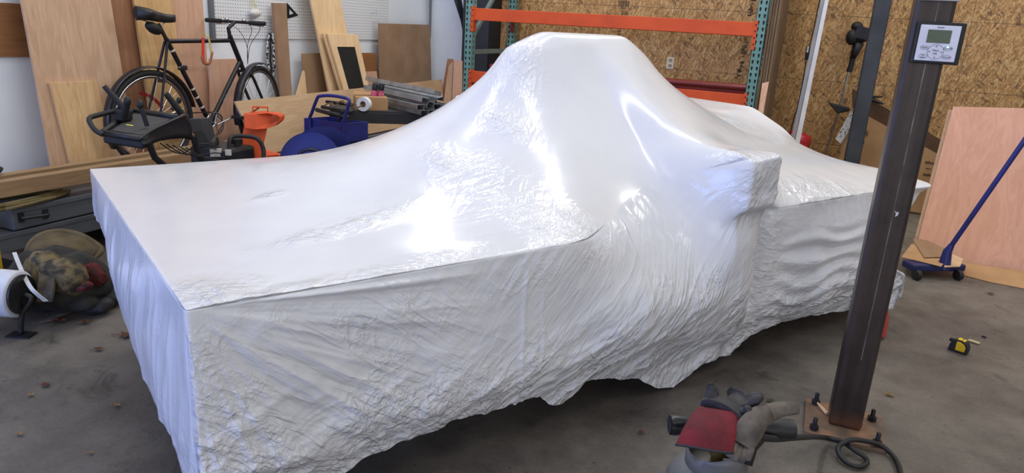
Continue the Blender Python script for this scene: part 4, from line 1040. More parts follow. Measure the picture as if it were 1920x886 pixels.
# ------------------------------------------------------------------ pallet rack
RYF, RYR = 6.2, 7.2; RL, RR = -3.105, -.512
rack = thing('pallet_rack', 'tall pallet rack with teal posts and orange beams against the chipboard wall', 'rack', ((RL+RR)/2, 6.7, 0))
def column(x, y):
    w, d, t = .082, .07, .003; mb = MB()
    mb.box2((x-w/2, y, 0), (x+w/2, y+t, 3.2)); mb.box2((x-w/2, y, 0), (x-w/2+t, y+d, 3.2)); mb.box2((x+w/2-t, y, 0), (x+w/2, y+d, 3.2))
    z = .06
    while z < 3.15:
        for sx in (-.02, .02):
            c_ = (x+sx, y-.0008, z); r_ = .0085
            pts = [(c_[0]+r_*cos(a), c_[1], c_[2]+r_*sin(a)) for a in [pi*k/8-.0 for k in range(9)]]+[(c_[0]-.004, c_[1], c_[2]-.022), (c_[0]+.004, c_[1], c_[2]-.022)]
            mb.add(pts, [tuple(range(len(pts)))], 1)
            sgn = 1
        for sy in (.035,):
            xx = x+w/2+.0008
            pts = [(xx, y+sy+.008*cos(a), z+.008*sin(a)) for a in [pi*k/8 for k in range(9)]]+[(xx, y+sy-.004, z-.02), (xx, y+sy+.004, z-.02)]
            mb.add(pts, [tuple(range(len(pts)))], 1)
        z += .0508
    mb.box2((x-w/2-.004, y-.02, 0), (x+w/2+.004, y+d+.02, .006))
    return mb
m_brace = M('brace_grey', srgb(122, 140, 138), .5, .2, c2=srgb(104, 122, 120), scale=6)
for x in (RL, RR):
    obj('post', column(x, RYF), [m_teal, m_hole], rack); obj('post', column(x, RYR), [m_teal, m_hole], rack)
    for z in (.2, 1.13, 2.1): obj('cross_brace', MB().box2((x-.02, RYF+.07, z-.02), (x+.02, RYR, z+.02)), m_brace, rack)
    for z0, z1 in ((.22, 1.1), (1.16, 2.08)):
        a_, b_ = Vector((x, RYF+.05, z0+.08)), Vector((x, RYR+.03, z1)); v = (b_-a_)
        obj('diagonal_brace', MB().prism([a_+Vector((-.018, 0, -.022)), a_+Vector((.018, 0, -.022)), a_+Vector((.018, 0, .022)), a_+Vector((-.018, 0, .022))], v), m_brace, rack)
def rbeam(z1, h, y, mat, front=True):
    xa, xb = RL+.041, RR-.041; d = .045; s_ = -1 if front else 1
    mb = MB(); 
    y0 = y+.005; y1 = y0+d
    prof = [(y0, z1-h), (y1, z1-h), (y1, z1-.02), (y0+.02, z1-.02), (y0+.02, z1), (y0, z1)]
    mb.prism([(xa, a, b) for a, b in prof], (xb-xa, 0, 0))
    o = obj('beam', mb, mat, rack, bevel=.003)
    for x, sg in ((RL, 1), (RR, -1)):
        mb = MB().box2((x+sg*.022, y-.008, z1-.21), (x+sg*.046, y-.001, z1+.012)).box2((x+sg*.042, y-.008, z1-.21), (x+sg*.05, y+.05, z1+.012))
        for k in range(4): mb.lathe([(.006, 0), (.006, .002)], (x+sg*.034, y-.008, z1-.02-.05*k), 10, (0, -1, 0), 1)
        obj('beam_clip', mb, [mat, m_hole], o)
rbeam(1.527, .108, RYF, m_orange); rbeam(.958, .108, RYF, m_orange)
m_dred = M('dark_red_beam', srgb(128, 40, 34), .35, .1, c2=srgb(104, 30, 26), scale=4)
rbeam(1.527, .108, RYR-.07, m_dred, False); rbeam(.985, .11, RYR-.07, m_dred, False)
obj('red_rail', MB().tube([(RL+.05, RYF+.42, .985), (RR-.05, RYF+.42, .985)], .03, 10), m_dred, rack, smooth=40)
# sheet behind the left rack upright
tag(obj('plywood_sheet', MB().prism([PY(880, 108, 7.31), PY(940, 112, 7.31), PY(925, 240, 7.31), PY(872, 236, 7.31)], (0, .012, 0)), w_tan), 'tan plywood sheet low behind the left rack posts, under the grey cross brace', 'plywood')
# stack of full sheets on edge by the right posts
xs = RR+.05; nsh = ('nearest the teal post', 'second from the teal post', 'third from the teal post', 'outermost with its broad side showing')
for k in range(4):
    w_ = .017
    mb = MB().box2((xs+k*(w_+.0035), RYF+.03+.012*(k % 2), 0), (xs+k*(w_+.0035)+w_, 7.33, 2.44))
    tag(obj('mdf_sheet', mb, M('mdf_dark', srgb(128, 104, 78), .8, c2=srgb(108, 86, 62), scale=5, bump=.03), bevel=.001), 'tall brown sheet on edge beside the rack, '+nsh[k], 'board', 'sheets on edge by the rack')
a_ = PY(1429, 156, 6.15); b_ = PY(1441.6, 153, 6.15); c_ = PY(1436.5, 180, 6.12); d_ = PY(1426, 180, 6.12)
ext = lambda p, q, z: p+(q-p)*((z-p.z)/(q.z-p.z))
tag(obj('wooden_board', MB().prism([a_, b_, ext(b_, c_, 0), ext(a_, d_, 0)], (0, .018, 0)), w_pink), 'short pale slat leaning in front of the tall brown sheets', 'board')
# white channel with the grey one beside it
def strip(pxs, Y, th, mat, name, parent=None, label=None, cat=None, ztop=2.3, yb=0):
    a, b, c, d = (PY(px, py, Y) for px, py in pxs)
    A, B = ext(d, a, ztop), ext(c, b, ztop); C_, D_ = ext(b, c, .002), ext(a, d, .002)
    C_.y -= yb; D_.y -= yb
    o = obj(name, MB().prism([A, B, C_, D_], (0, th, 0)), mat, parent, bevel=.001)
    return o
q = PY(1482, 272, 6.5)
chn = thing('metal_channel', 'long white metal channel with a grey side, standing upright left of the string trimmer', 'channel', (q.x-.1, 6.5, 0))
strip(((1546.5, 0), (1554, 0), (1498, 275), (1489, 275)), 6.5, .035, M('white_enamel', srgb(232, 232, 234), .4), 'white_face', chn)
strip(((1539.5, 0), (1546, 0), (1488, 275), (1480, 275)), 6.515, .03, M('grey_enamel', srgb(160, 162, 166), .45), 'grey_face', chn)
mb = MB(); pts = [PY(1538, 0, 6.6)+Vector((.01, 0, .3)), PY(1537, 0, 6.6), PY(1522, 70, 6.6), PY(1514, 95, 6.6), PY(1509, 130, 6.6), PY(1498, 190, 6.6), PY(1484, 240, 6.6), PY(1476, 290, 6.6)]
pts.append(Vector((pts[-1].x-.02, 6.6, .012)))
cbl = thing('power_cable', 'black cable with a plug, hanging left of the white metal channel', 'cable', (pts[-1].x, 6.6, 0))
obj('cord', mb.tube(smooth_curve(pts, 4), .005, 6), m_grip, cbl, smooth=True)
pl = PY(1514, 97, 6.6)
obj('plug', MB().tube([PY(1516, 86, 6.6), PY(1512, 112, 6.6)], .016, 8), m_black, cbl, smooth=40)
obj('plug_mark', MB().box(pl+Vector((0, -.017, .02)), (.014, .003, .05)), m_paper, cbl)
# red bag behind it
P = []
rb = PY(1488, 270, 6.85); rb.z = 0; zs_ = PY(1488, 243, 6.85).z
for i in range(15):
    t = i/14; z = zs_*t; R_ = .14*(1-.12*(2*t-1)**2)*(1 if t < .93 else max(.08, (1-t)/.07))
    P.append([rb+Vector((R_*cos(a)*(1+.1*sin(5*a+7*t)), .6*R_*sin(a), z)) for a in [2*pi*k/22 for k in range(22)]])
tag(obj('red_sack', MB().grid(P, close=True), M('red_plastic', srgb(206, 44, 52), .3, c2=srgb(168, 30, 40), scale=9, bump=.2, bscale=20), smooth=True), 'red plastic sack on the floor behind the white metal channel', 'bag')
# ------------------------------------------------------------------ string trimmer hanging on the chipboard
tp = lambda px, py, Y=7.22: PY(px, py, Y)
st = thing('string_trimmer', 'string trimmer with black motor on top and thin silver shaft, on the chipboard wall', 'trimmer', (tp(1548, 290).x, 7.22, 0))
mo = tp(1612, 66)
obj('motor', MB().ball(mo, (.085, .07, .075), 18).box(mo+Vector((.02, -.02, .02)), (.12, .10, .10), Matrix.Rotation(.2, 3, 'Y')), m_black, st, smooth=30)
obj('motor_cap', MB().ball(mo+Vector((-.035, -.0, .07)), (.05, .05, .045), 14), m_grip, st, smooth=True)
obj('fuel_tank', MB().ball(mo+Vector((-.06, -.03, -.02)), (.05, .05, .07), 14), m_grip, st, smooth=True)
obj('housing', MB().tube([tp(1610, 80), tp(1604, 97), tp(1598, 110)], [.05, .035, .025], 12), m_black, st, smooth=True)
obj('grip', MB().tube([tp(1602, 95), tp(1597, 118), tp(1592, 135)], [.028, .022, .026], 12), m_grip, st, smooth=40)
e_ = tp(1545, 300); e2_ = ext(tp(1592, 135), e_, .03); e2_.y = 7.2
obj('shaft', MB().tube([tp(1592, 132), tp(1575, 200), e_, e2_], .0105, 10), m_chrome, st, smooth=40)
g = tp(1572, 204)
gp = [tp(1553, 192), tp(1572, 196), tp(1594, 202), tp(1592, 208), tp(1570, 212)]
obj('guard', MB().prism([p+Vector((0, -.05, 0)) for p in gp], (0, .09, 0)), m_black, st, bevel=.008)
# paper tag
tg = [PY(1595, 208, 6.7315), PY(1604, 214, 6.7315), PY(1589, 250, 6.7315), PY(1576, 269, 6.7315), PY(1566.5, 260.5, 6.7315)]
r = thing('paper_tag', 'narrow printed paper tag on a brown strip, left of the grey column', 'tag', tg[4])
obj('tag', MB().prism(tg, (0, .002, 0)), M('printed_paper', srgb(206, 204, 198), .7, c2=srgb(90, 88, 86), scale=70, lo=.36, hi=.46), r)
bs_ = [PY(1600, 216, 6.734), PY(1610, 222, 6.734), PY(1580, 276, 6.734), PY(1570, 262, 6.734)]
obj('backing_strip', MB().prism(bs_, (0, .004, 0)), m_cardd, r)
# second steel column
x0, x1 = PY(1641, 0, 6.6).x, PY(1673, 0, 6.6).x
col = thing('steel_column', 'slim dark grey steel column standing behind the far end of the machine', 'column', ((x0+x1)/2, 6.66, 0))
m_col = M('column_grey', srgb(70, 73, 78), .5, .5, c2=srgb(54, 57, 62), scale=4)
obj('tube', MB().box2((x0, 6.6, 0), (x1, 6.73, 4.1)), m_col, col, bevel=.01)
obj('base_plate', MB().box2((x0-.08, 6.53, 0), (x1+.08, 6.8, .012)), m_col, col)
# big flattened carton behind it
Yc = 7.0; fpts = [PY(1598, 166, Yc), PY(1778, 270, Yc), PY(1766, 293, Yc), PY(1598, 202, Yc)]
bxr = thing('flattened_carton', 'big flattened cardboard carton with a shade-coloured flap, tilted against the chipboard behind the posts', 'box', (fpts[1].x-.2, Yc, 0))
obj('flap', MB().prism([p+Vector((0, .03, 0)) for p in fpts], (0, .006, 0)), M('shaded_flap', srgb(92, 66, 42), .8, c2=srgb(78, 54, 34), scale=5), bxr)  # the shadow on the top flap is put into its darker brown
lowr = fpts[2]+(fpts[2]-fpts[1]).normalized()*.0; dn = (fpts[3]-fpts[2]); perp = Vector((-.45, 0, -.9))
pr = [fpts[3], fpts[2], Vector((fpts[2].x-.02, Yc, .02)), Vector((fpts[3].x-.05, Yc, .02))]
obj('panel', MB().prism([p+Vector((0, .0, 0)) for p in pr], (0, .02, 0)), m_cardb, bxr)
for (px, py, w_, h_) in ((1743, 305, .07, .02), (1738, 328, .06, .025), (1624, 250, .03, .05), (1618, 268, .02, .05), (1741, 316, .05, .01)):
    p = PY(px, py, Yc-.004); mb = MB()
    for k in range(6): mb.box(p+Vector(((k-2.5)*w_/6, 0, random.uniform(-.2, .2)*h_)), (w_/11, .002, h_*random.uniform(.5, 1)), Matrix.Rotation(.25, 3, 'Y'))
    obj('print', mb, m_ink, bxr)
p = PY(1634, 186, 7.0); tag(obj('spring_clamp', MB().tube([p, p+Vector((.10, -.02, -.03))], [.02, .008], 8).tube([p+Vector((-.02, 0, .02)), p+Vector((.08, -.02, .03))], [.014, .006], 8), m_black, smooth=40), 'black clamp on the top corner of the flattened carton', 'clamp')
# ------------------------------------------------------------------ pink plywood leaning at the right
F1, F2 = PZ(1806, 496), PZ(1922, 522)
Tq = PD(1787.5, 199.5, 4.95); n = (F2-F1).cross(Tq-F1).normalized()
w_pp = WOOD('plywood_rose', srgb(222, 170, 144), srgb(204, 148, 122), 'z', .8, .5)
P0_ = F1
TL = PP(1787.5, 199.5, P0_, n); BLm = PP(1721, 452, P0_, n); TR = PP(1930, 203, P0_, n)
ud = (TL-BLm); BLm = ext(TL, BLm, .004); dirx = (F2-F1).normalized()
TRx = TL+(TR-TL).normalized()*1.22; BRx = BLm+dirx*1.22
if n.y > 0: n = -n
tag(obj('plywood_sheet', MB().prism([TL, TRx, BRx, BLm], -n*.012), w_pp), 'large rose tinted plywood sheet leaning at the right edge behind the blue broom', 'plywood')
o_ = -dirx*.03-n*.03
tag(obj('plywood_sheet', MB().prism([TL+o_+Vector((0,0,-.02)), TRx+o_, BRx+o_, BLm+o_], -n*.018), w_tan), 'tan sheet peeking out left, behind the large rose plywood sheet', 'plywood')
cbn = [PP(1796, 490, P0_+n*.05, n), PP(1925, 508, P0_+n*.05, n), PZ(1925, 541, .006), PZ(1857, 528, .006), PZ(1790, 511, .006)]
tag(obj('cardboard_sheet', MB().prism(cbn, (0, 0, -.004)), m_cardb), 'brown cardboard sheet under the bottom edge of the rose plywood', 'cardboard')
# ------------------------------------------------------------------ blue push broom and cardboard pieces
hb0 = PZ(1700, 503, .05); hb1 = PZ(1798, 503, .05)
br = thing('push_broom', 'blue wheeled floor sweeper with a long blue handle leaning to the right', 'broom', PZ(1778, 512, 0))
bd_ = (hb1-hb0).normalized(); Rb2 = Matrix((bd_, Vector((0,0,1)).cross(bd_), Vector((0,0,1)))).transposed()
obj('head', MB().box((hb0+hb1)/2+Vector((0, 0, .02)), ((hb1-hb0).length, .11, .045), Rb2), M('navy', srgb(30, 36, 92), .45, c2=srgb(20, 26, 70), scale=6), br, bevel=.01)
for t in (.05, .83):
    p = hb0.lerp(hb1, t); p.z = .032
    obj('caster', MB().lathe([(.01, -.015), (.032, -.014), (.032, .014), (.01, .015)], p-Rb2 @ Vector((0, .075, 0)), 18, bd_), m_grip, br, smooth=40)
hs0 = PD(1777, 468, (PZ(1777, 505, .05)-CAM).length*.985); hs0 = PP(1777, 470, (hb0+hb1)/2, Vector((0, 1, 0)))
hend = PD(1935, 243, 4.15)
obj('socket', MB().tube([hs0-Vector((0, 0, .12)), hs0, hs0+(hend-hs0)*.05], [.04, .026, .018], 12), m_blue, br, smooth=40)
obj('handle', MB().tube([hs0, hend], .0155, 12), m_blue, br, smooth=40)
def cpiece(pl_, z, lb, mat, tilt=0):
    pts = [PZ(px, py, z+tilt*k) for k, (px, py) in enumerate(pl_)]
    return tag(obj('cardboard_piece', MB().prism(pts, (0, 0, .004)), mat), lb, 'cardboard', 'cardboard scraps on the sweeper')
cpiece([(1690, 482), (1709, 458), (1780, 480), (1765, 500)], .096, 'tan cardboard scrap on the blue sweeper head, underneath the darker scrap', m_cardb)
cpiece([(1711, 449), (1735, 449), (1781, 472), (1777, 482), (1733, 483)], .104, 'darker five sided cardboard scrap lying on top of the tan scrap', m_cardd)
cpiece([(1773, 485), (1783, 476), (1806, 486), (1800, 500), (1770, 501)], .089, 'torn pale cardboard scrap at the socket of the blue broom', M('pale_card', srgb(206, 174, 138), .85, c2=srgb(190, 156, 118), scale=12))
# ------------------------------------------------------------------ near steel post with base plate and controller
x0, x1, y0, y1 = .237, .352, 2.692, 2.81
post = thing('steel_post', 'dark rusty steel post bolted to the floor right of the machine, carrying the controller', 'post', ((x0+x1)/2, (y0+y1)/2, 0))
def RUST():
    m, nt, bs = _nodes('post_steel'); bs.inputs['Roughness'].default_value = .42; bs.inputs['Metallic'].default_value = .45
    tc = nt.nodes.new('ShaderNodeTexCoord'); sp = nt.nodes.new('ShaderNodeSeparateXYZ'); nt.links.new(tc.outputs['Object'], sp.inputs[0])
    v = _coords(nt, (1, 1, .06), rnd=False); a = _noise(nt, v, 26, 4); v2 = _coords(nt, (1, 1, 1), rnd=False); b = _noise(nt, v2, 9, 5)
    col = _ramp(nt, _math(nt, 'ADD', _math(nt, 'MULTIPLY', a, .6), _math(nt, 'MULTIPLY', b, .4)), [(.35, srgb(44, 37, 34)), (.65, srgb(72, 60, 54))])
    rust = _math(nt, 'MULTIPLY', _ramp(nt, sp.outputs[2], [(.0, (.8, .8, .8)), (.10, (0, 0, 0))]), b)
    col = _mix(nt, rust, col, srgb(150, 92, 56))
    nt.links.new(col, bs.inputs['Base Color']); _bump(nt, bs, _noise(nt, v2, 160, 3), .08, .003); return m
m_post = RUST()
obj('tube', MB().box2((x0, y0, .016), (x1, y1, 4.1)), m_post, post, bevel=.012)
obj('weld_seam', MB().box2((x0+.062, y0-.0012, .3), (x0+.066, y0+.002, 4.1)), M('seam', srgb(112, 106, 102), .4, .5, c2=srgb(70, 64, 60), scale=14), post)
obj('paint_fleck', MB().prism([PY(px, py, y0-.0015) for px, py in ((1677, 395), (1682, 398), (1686, 397), (1683, 404), (1678, 406), (1680, 400))], (0, .001, 0)), m_paper, post)
m_plate = M('rusty_plate', srgb(150, 112, 84), .7, .2, c2=srgb(98, 84, 72), scale=9, bump=.1)
obj('base_plate', MB().box2((.154, 2.596, 0), (.434, 2.872, .016)), m_plate, post, bevel=.002)
for px, py in ((1529.5, 755), (1526, 804), (1634.5, 786), (1644, 831)):
    p = PZ(px, py, .02); p.x = min(max(p.x, .185), .405); p.y = min(max(p.y, 2.625), 2.84)
    nb = obj('anchor_bolt', MB().lathe([(.008, .016), (.008, .062), (.007, .064)], (p.x, p.y, 0), 12), m_dark, post, smooth=40)
    obj('nut', MB().lathe([(.016, .018), (.016, .034), (.015, .035)], (p.x, p.y, 0), 6), m_dark, nb)
tag(obj('wood_sliver', MB().tube([PZ(1533, 755, .03), PZ(1551, 775, .024)], [.004, .008], 6), w_birch), 'pale wood sliver lying on the rusty base plate of the near post', 'wood')
# controller
YT = y0-.026
def tpx(px, py, y=YT): return PY(px, py, y)
c4 = [tpx(*q) for q in ((1726, 39.5), (1815, 44), (1796, 122.5), (1704, 117))]
cen = sum(c4, Vector())/4
hw = ((c4[1].x-c4[0].x)+(c4[2].x-c4[3].x))/4; hh = (c4[0].z-c4[3].z+c4[1].z-c4[2].z)/4
th_ = thing('wall_controller', 'square climate controller with white face and green screen on the near steel post', 'thermostat', (cen.x, YT, cen.z-hh))
mb = MB().box2((cen.x-hw, YT, cen.z-hh), (cen.x+hw, y0, cen.z+hh))
obj('housing', mb, m_grip, th_, bevel=.004)
f4 = [tpx(*q) for q in ((1728, 46), (1803.6, 49), (1788.4, 117), (1713, 112))]
fx0 = (f4[0].x+f4[3].x)/2; fx1 = (f4[1].x+f4[2].x)/2; fz1 = (f4[0].z+f4[1].z)/2; fz0 = (f4[2].z+f4[3].z)/2
face = obj('face', MB().box2((fx0, YT-.006, fz0), (fx1, YT, fz1)), M('controller_white', srgb(222, 221, 230), .4), th_, bevel=.002)
ys = YT-.0068
def fp(px, py): q = PY(px, py, ys); return Vector((q.x, ys, q.z))
s4 = [fp(*q) for q in ((1741.6, 55), (1785.4, 57.3), (1780.5, 82), (1736, 79.6))]
sx0 = (s4[0].x+s4[3].x)/2; sx1 = (s4[1].x+s4[2].x)/2; sz1 = (s4[0].z+s4[1].z)/2; sz0 = (s4[2].z+s4[3].z)/2
obj('screen', MB().box2((sx0, ys-.0006, sz0), (sx1, ys+.002, sz1)), M('lcd_green', srgb(56, 74, 46), .3, c2=srgb(50, 66, 40), scale=30), th_)
m_tx = M('grey_print', srgb(96, 94, 104), .6); m_txr = M('red_print', srgb(150, 50, 60), .6)
def ringmesh(c, rx_, rz_, t): return MB().tube([c+Vector((rx_*cos(a), 0, rz_*sin(a))) for a in [2*pi*k/36 for k in range(36)]], t, 5, closed=True)
k0 = fp(1753.8, 97.2); rr_ = (fx1-fx0)*.2
obj('button_ring', ringmesh(k0, rr_, rr_, .0005), m_tx, th_)
X_, Z_ = (1, 0, 0), (0, 0, 1)
def arrow(c, a, mat): d = .003; return obj('arrow', MB().prism([c+Vector((d*cos(a+t), -.0004, d*sin(a+t))) for t in (0, 2.1, 4.2)], (0, .0004, 0)), mat, th_)
arrow(k0+Vector((0, 0, rr_*.75)), pi/2, m_txr); arrow(k0-Vector((0, 0, rr_*.75)), -pi/2, m_tx); arrow(k0-Vector((rr_*.75, 0, 0)), pi, m_tx); arrow(k0+Vector((rr_*.75, 0, 0)), 0, m_tx)
text('lettering', 'Menu', .0085, k0+Vector((0, -.0005, .0045)), X_, Z_, m_tx, th_); text('lettering', 'OK', .008, k0+Vector((0, -.0005, -.0055)), X_, Z_, m_txr, th_)
for px, py, tx in ((1734, 88.8, 'Mode'), (1777.5, 91, 'On/Off'), (1730, 105, 'Fan\nSpeed'), (1774.5, 107.4, 'Cancel')):
    c_ = fp(px, py); obj('button', ringmesh(c_, .0125, .0062, .0004), m_tx, th_); text('lettering', tx, .0062 if '\n' in tx else .0075, c_+Vector((0, -.0005, 0)), X_, Z_, m_tx, th_)
obj('status_light', MB().ball(fp(1777.3, 88.6)+Vector((0, -.0006, 0)), .0022, 10), M('cyan_led', (.25, .9, .85), .4, emit=6, c2=(.25, .9, .85)), th_)
mb = MB(); c_ = fp(1764.5, 51.6)
for k in range(9): mb.box(c_+Vector(((k-4)*.0022, -.0004, 0)), (.0014, .0006, .0026 if k % 3 else .0034))
obj('maker_lettering', mb, m_tx, th_)
tag(obj('junction_box', MB().box2((x0+.004, y0-.024, PY(1770, 1.5, y0-.02).z), (x1+.006, y0-.0005, PY(1770, 1.5, y0-.02).z+.09)), m_paper, bevel=.004), 'white box on the near post at the very top of the picture', 'box')
# ------------------------------------------------------------------ gas bottle, torch, gloves, hose
TK = Vector((-.088, 1.70, 0)); m_tank = M('tank_grey', srgb(108, 107, 105), .5, .15, c2=srgb(92, 91, 90), scale=5, bump=.04)
tank = thing('gas_bottle', 'grey propane bottle standing on the floor beneath the gloves', 'tank', TK)
obj('body', MB().lathe([(.085, 0), (.10, .012), (.126, .045), (.126, .25), (.122, .285), (.108, .318), (.08, .338), (.04, .348), (.02, .35)], TK, 40), m_tank, tank, smooth=40)
P = []
for k in range(31):
    a = radians(-235+300*k/30)-.9; zt = .408-.03*max(0, cos((k-15)/30*2*pi*1.0))
    P.append([TK+Vector((.078*cos(a), .078*sin(a), z)) for z in (.325, .35, .38, zt)])
obj('collar', MB().grid(P), m_tank, tank, smooth=True, solid=.003)
obj('foot_ring', MB().lathe([(.095, 0), (.10, 0), (.10, .04), (.095, .04)], TK, 30), m_tank, tank)
obj('valve', MB().lathe([(.016, .34), (.016, .37), (.024, .372), (.024, .39), (.01, .394)], TK, 16).tube([TK+Vector((0, 0, .37)), TK+Vector((.05, .02, .37))], .011, 10), M('brass', (0,0,0)), tank, smooth=40)
# torch
g0, g1 = PD(1257, 789, 1.79), PD(1489, 794, 1.80); g0.z = g1.z = .455; gd = (g1-g0).normalized(); up = Vector((0,0,1))
gun = thing('heat_gun', 'black shrink wrap heat gun lying across the gas bottle under the gloves', 'heat gun', (g0+g1)/2-Vector((0,0,.03)))
obj('barrel', MB().tube([g0+gd*.05, g0+gd*.2, g1-gd*.012, g1], [.019, .022, .0275, .026], 20), m_black, gun, smooth=40)
obj('nozzle', MB().tube([g0, g0+gd*.012, g0+gd*.06], [.0245, .026, .019], 20), M('nozzle_metal', srgb(58, 60, 62), .3, .7, c2=srgb(30, 31, 33), scale=20), gun, smooth=40)
obj('nozzle_mouth', MB().lathe([(.005, 0), (.021, -.0005), (.021, .0005)], g0-gd*.001, 20, gd), m_hole, gun)
obj('grip', MB().tube([g1-gd*.07, g1-gd*.10+Vector((-.0, -.03, -.035)), g1-gd*.105+Vector((0, -.05, -.075))], [.019, .017, .016], 12), m_black, gun, smooth=True)
# gloves
def flat_tube(name, pts, ws, ts, side, mat, parent, n=20, wr=.0, seed=0, open_end=False, solid=0):
    pts_ = smooth_curve(pts, 5); N = len(pts_); M_ = len(pts)-1; P = []
    rnd = random.Random(seed); ph = [rnd.uniform(0, 6) for _ in range(4)]
    for i, p in enumerate(pts_):
        t = i/(N-1)*M_; k = min(int(t), M_-1); f = t-k
        w = ws[k]*(1-f)+ws[k+1]*f; h = ts[k]*(1-f)+ts[k+1]*f
        d = (pts_[min(i+1, N-1)]-pts_[max(i-1, 0)]).normalized()
        sv_ = Vector(side[k]).lerp(Vector(side[min(k+1, M_)]), f) if isinstance(side[0], (tuple, list, Vector)) else Vector(side)
        sv_ = (sv_-d*sv_.dot(d)).normalized(); nv_ = d.cross(sv_)
        P.append([p+sv_*w*cos(a)*(1+wr*sin(3*a+i*.5+ph[0]))+nv_*h*sin(a)*(1+2*wr*sin(2*a+i*.9+ph[1])+wr*sin(5*a-i*.7+ph[2])) for a in [2*pi*q/n for q in range(n)]])
    mb = MB().grid(P, close=True)
    if not open_end: mb.add(P[0], [tuple(range(n))]); 
    mb.add(P[-1], [tuple(range(n))])
    return obj(name, mb, mat, parent, smooth=True, solid=solid)
m_redg = M('red_leather', srgb(116, 16, 34), .8, c2=srgb(78, 10, 22), scale=12, bump=.15, bscale=90)
m_blkg = M('black_leather', srgb(44, 43, 48), .6, c2=srgb(28, 27, 30), scale=14, bump=.2, bscale=70)
m_greyg = M('suede_grey', srgb(104, 95, 86), .85, c2=srgb(60, 54, 49), scale=16, bump=.25, bscale=60)
gl = thing('work_glove', 'work glove with red cuff and black fingers, draped over the heat gun', 'glove', PD(1330, 800, 1.68))
sd1 = (PD(1389, 777, 1.7)-PD(1311, 762, 1.7)).normalized(); sd0 = (PD(1373, 848, 1.66)-PD(1268, 833, 1.66)).normalized()
rowsL = [(1311, 761), (1296, 776), (1284, 797), (1275, 816), (1268, 834)]; rowsR = [(1388, 776), (1386, 795), (1380, 814), (1376, 832), (1374, 848)]; dd = [1.725, 1.70, 1.672, 1.655, 1.645]
P = []
for i in range(17):
    t = i/16*4; k = min(int(t), 3); f = t-k; lx = [rowsL[k][q]*(1-f)+rowsL[k+1][q]*f for q in (0, 1)]; rx2 = [rowsR[k][q]*(1-f)+rowsR[k+1][q]*f for q in (0, 1)]; d0 = dd[k]*(1-f)+dd[k+1]*f
    row = []
    for q in range(28):
        a = 2*pi*q/28; u = .5+.5*cos(a); sg = sin(a)
        row.append(PD(lx[0]*(1-u)+rx2[0]*u, lx[1]*(1-u)+rx2[1]*u-4*sg*sin(t*.8)+1.5*sin(5*u+t), d0-(.024+.004*sin(3*a+t))*sg))
    P.append(row)
mb = MB().grid(P, close=True); mb.add(P[0], [tuple(range(28))])
cuff = obj('cuff', mb, m_redg, gl, smooth=True, solid=.003)
obj('cuff_hem', MB().tube(P[-1], .0035, 6, closed=True), m_blkg, cuff, smooth=True)
mb = MB().add([p.lerp(sum(P[-1], Vector())/28, .06) for p in P[-1]], [tuple(range(28))]); obj('cuff_inside', mb, m_blkg, cuff)
palm = flat_tube('palm', [PD(1350, 770, 1.72), PD(1358, 762, 1.75), PD(1372, 757, 1.79), PD(1382, 755, 1.80)], [.052, .052, .046, .036], [.021, .022, .020, .014], [sd1, sd1, (.6, .7, .1), (.35, .9, .1)], m_blkg, gl, wr=.05, seed=4)
def finger(pts, r, nm='finger'):
    c_ = smooth_curve(pts, 5); N = len(c_)
    return obj(nm, MB().tube(c_, [r*(.95+.1*sin(i*1.3))*(1 if i < N-3 else (.92, .75, .4)[i-N+3]) for i in range(N)], 12), m_blkg, gl, smooth=True)
flat_tube('thumb', [PD(1335, 764, 1.745), PD(1334, 748, 1.76), PD(1335, 734, 1.765), PD(1333, 724, 1.765), PD(1331, 717, 1.76)], [.021, .020, .016, .010, .003], [.010, .011, .010, .007, .002], sd1, m_blkg, gl, wr=.05, seed=5)
finger([PD(1345, 758, 1.78), PD(1346, 748, 1.79), PD(1347, 738, 1.79)], .0085)
finger([PD(1365, 762, 1.75), PD(1390, 764, 1.74), PD(1412, 752, 1.735), PD(1430, 742, 1.735)], .0125)
finger([PD(1368, 756, 1.775), PD(1394, 757, 1.765), PD(1412, 746, 1.755), PD(1429, 738, 1.75)], .012)
finger([PD(1372, 753, 1.80), PD(1396, 751, 1.79), PD(1410, 744, 1.775), PD(1420, 739, 1.77)], .0115)
finger([PD(1372, 768, 1.73), PD(1388, 771, 1.72), PD(1400, 768, 1.71), PD(1408, 763, 1.705)], .0105)
gg = thing('suede_glove', 'worn grey suede glove hanging over the right side of the heat gun', 'glove', PD(1430, 800, 1.7))
s_a, s_b, s_c = (PD(1500, 782, 1.72)-PD(1482, 756, 1.72)).normalized(), (PD(1452, 806, 1.7)-PD(1415, 764, 1.7)).normalized(), (PD(1415, 838, 1.66)-PD(1372, 820, 1.66)).normalized()
flat_tube('cuff', [PD(1496, 764, 1.755), PD(1466, 767, 1.745), PD(1436, 776, 1.725)], [.013, .017, .022], [.006, .009, .012], [s_a, s_a, s_b], m_greyg, gg, wr=.06, seed=8, open_end=True, solid=.003)
flat_tube('hand', [PD(1442, 775, 1.725), PD(1422, 786, 1.705), PD(1403, 806, 1.685), PD(1390, 834, 1.67)], [.022, .030, .034, .030], [.012, .015, .016, .013], [s_b, s_b, s_c, s_c], m_greyg, gg, wr=.06, seed=9)
for k, (a, b) in enumerate((((1377, 832), (1366, 856)), ((1386, 838), (1374, 863)), ((1397, 842), (1386, 866)), ((1406, 840), (1398, 862)))):
    c_ = smooth_curve([PD(*a, 1.672), PD((a[0]+b[0])/2, (a[1]+b[1])/2, 1.66), PD(*b, 1.66)], 4)
    obj('finger', MB().tube(c_, [.0115]*(len(c_)-2)+[.010, .005], 10), m_greyg, gg, smooth=True)
hz = .013
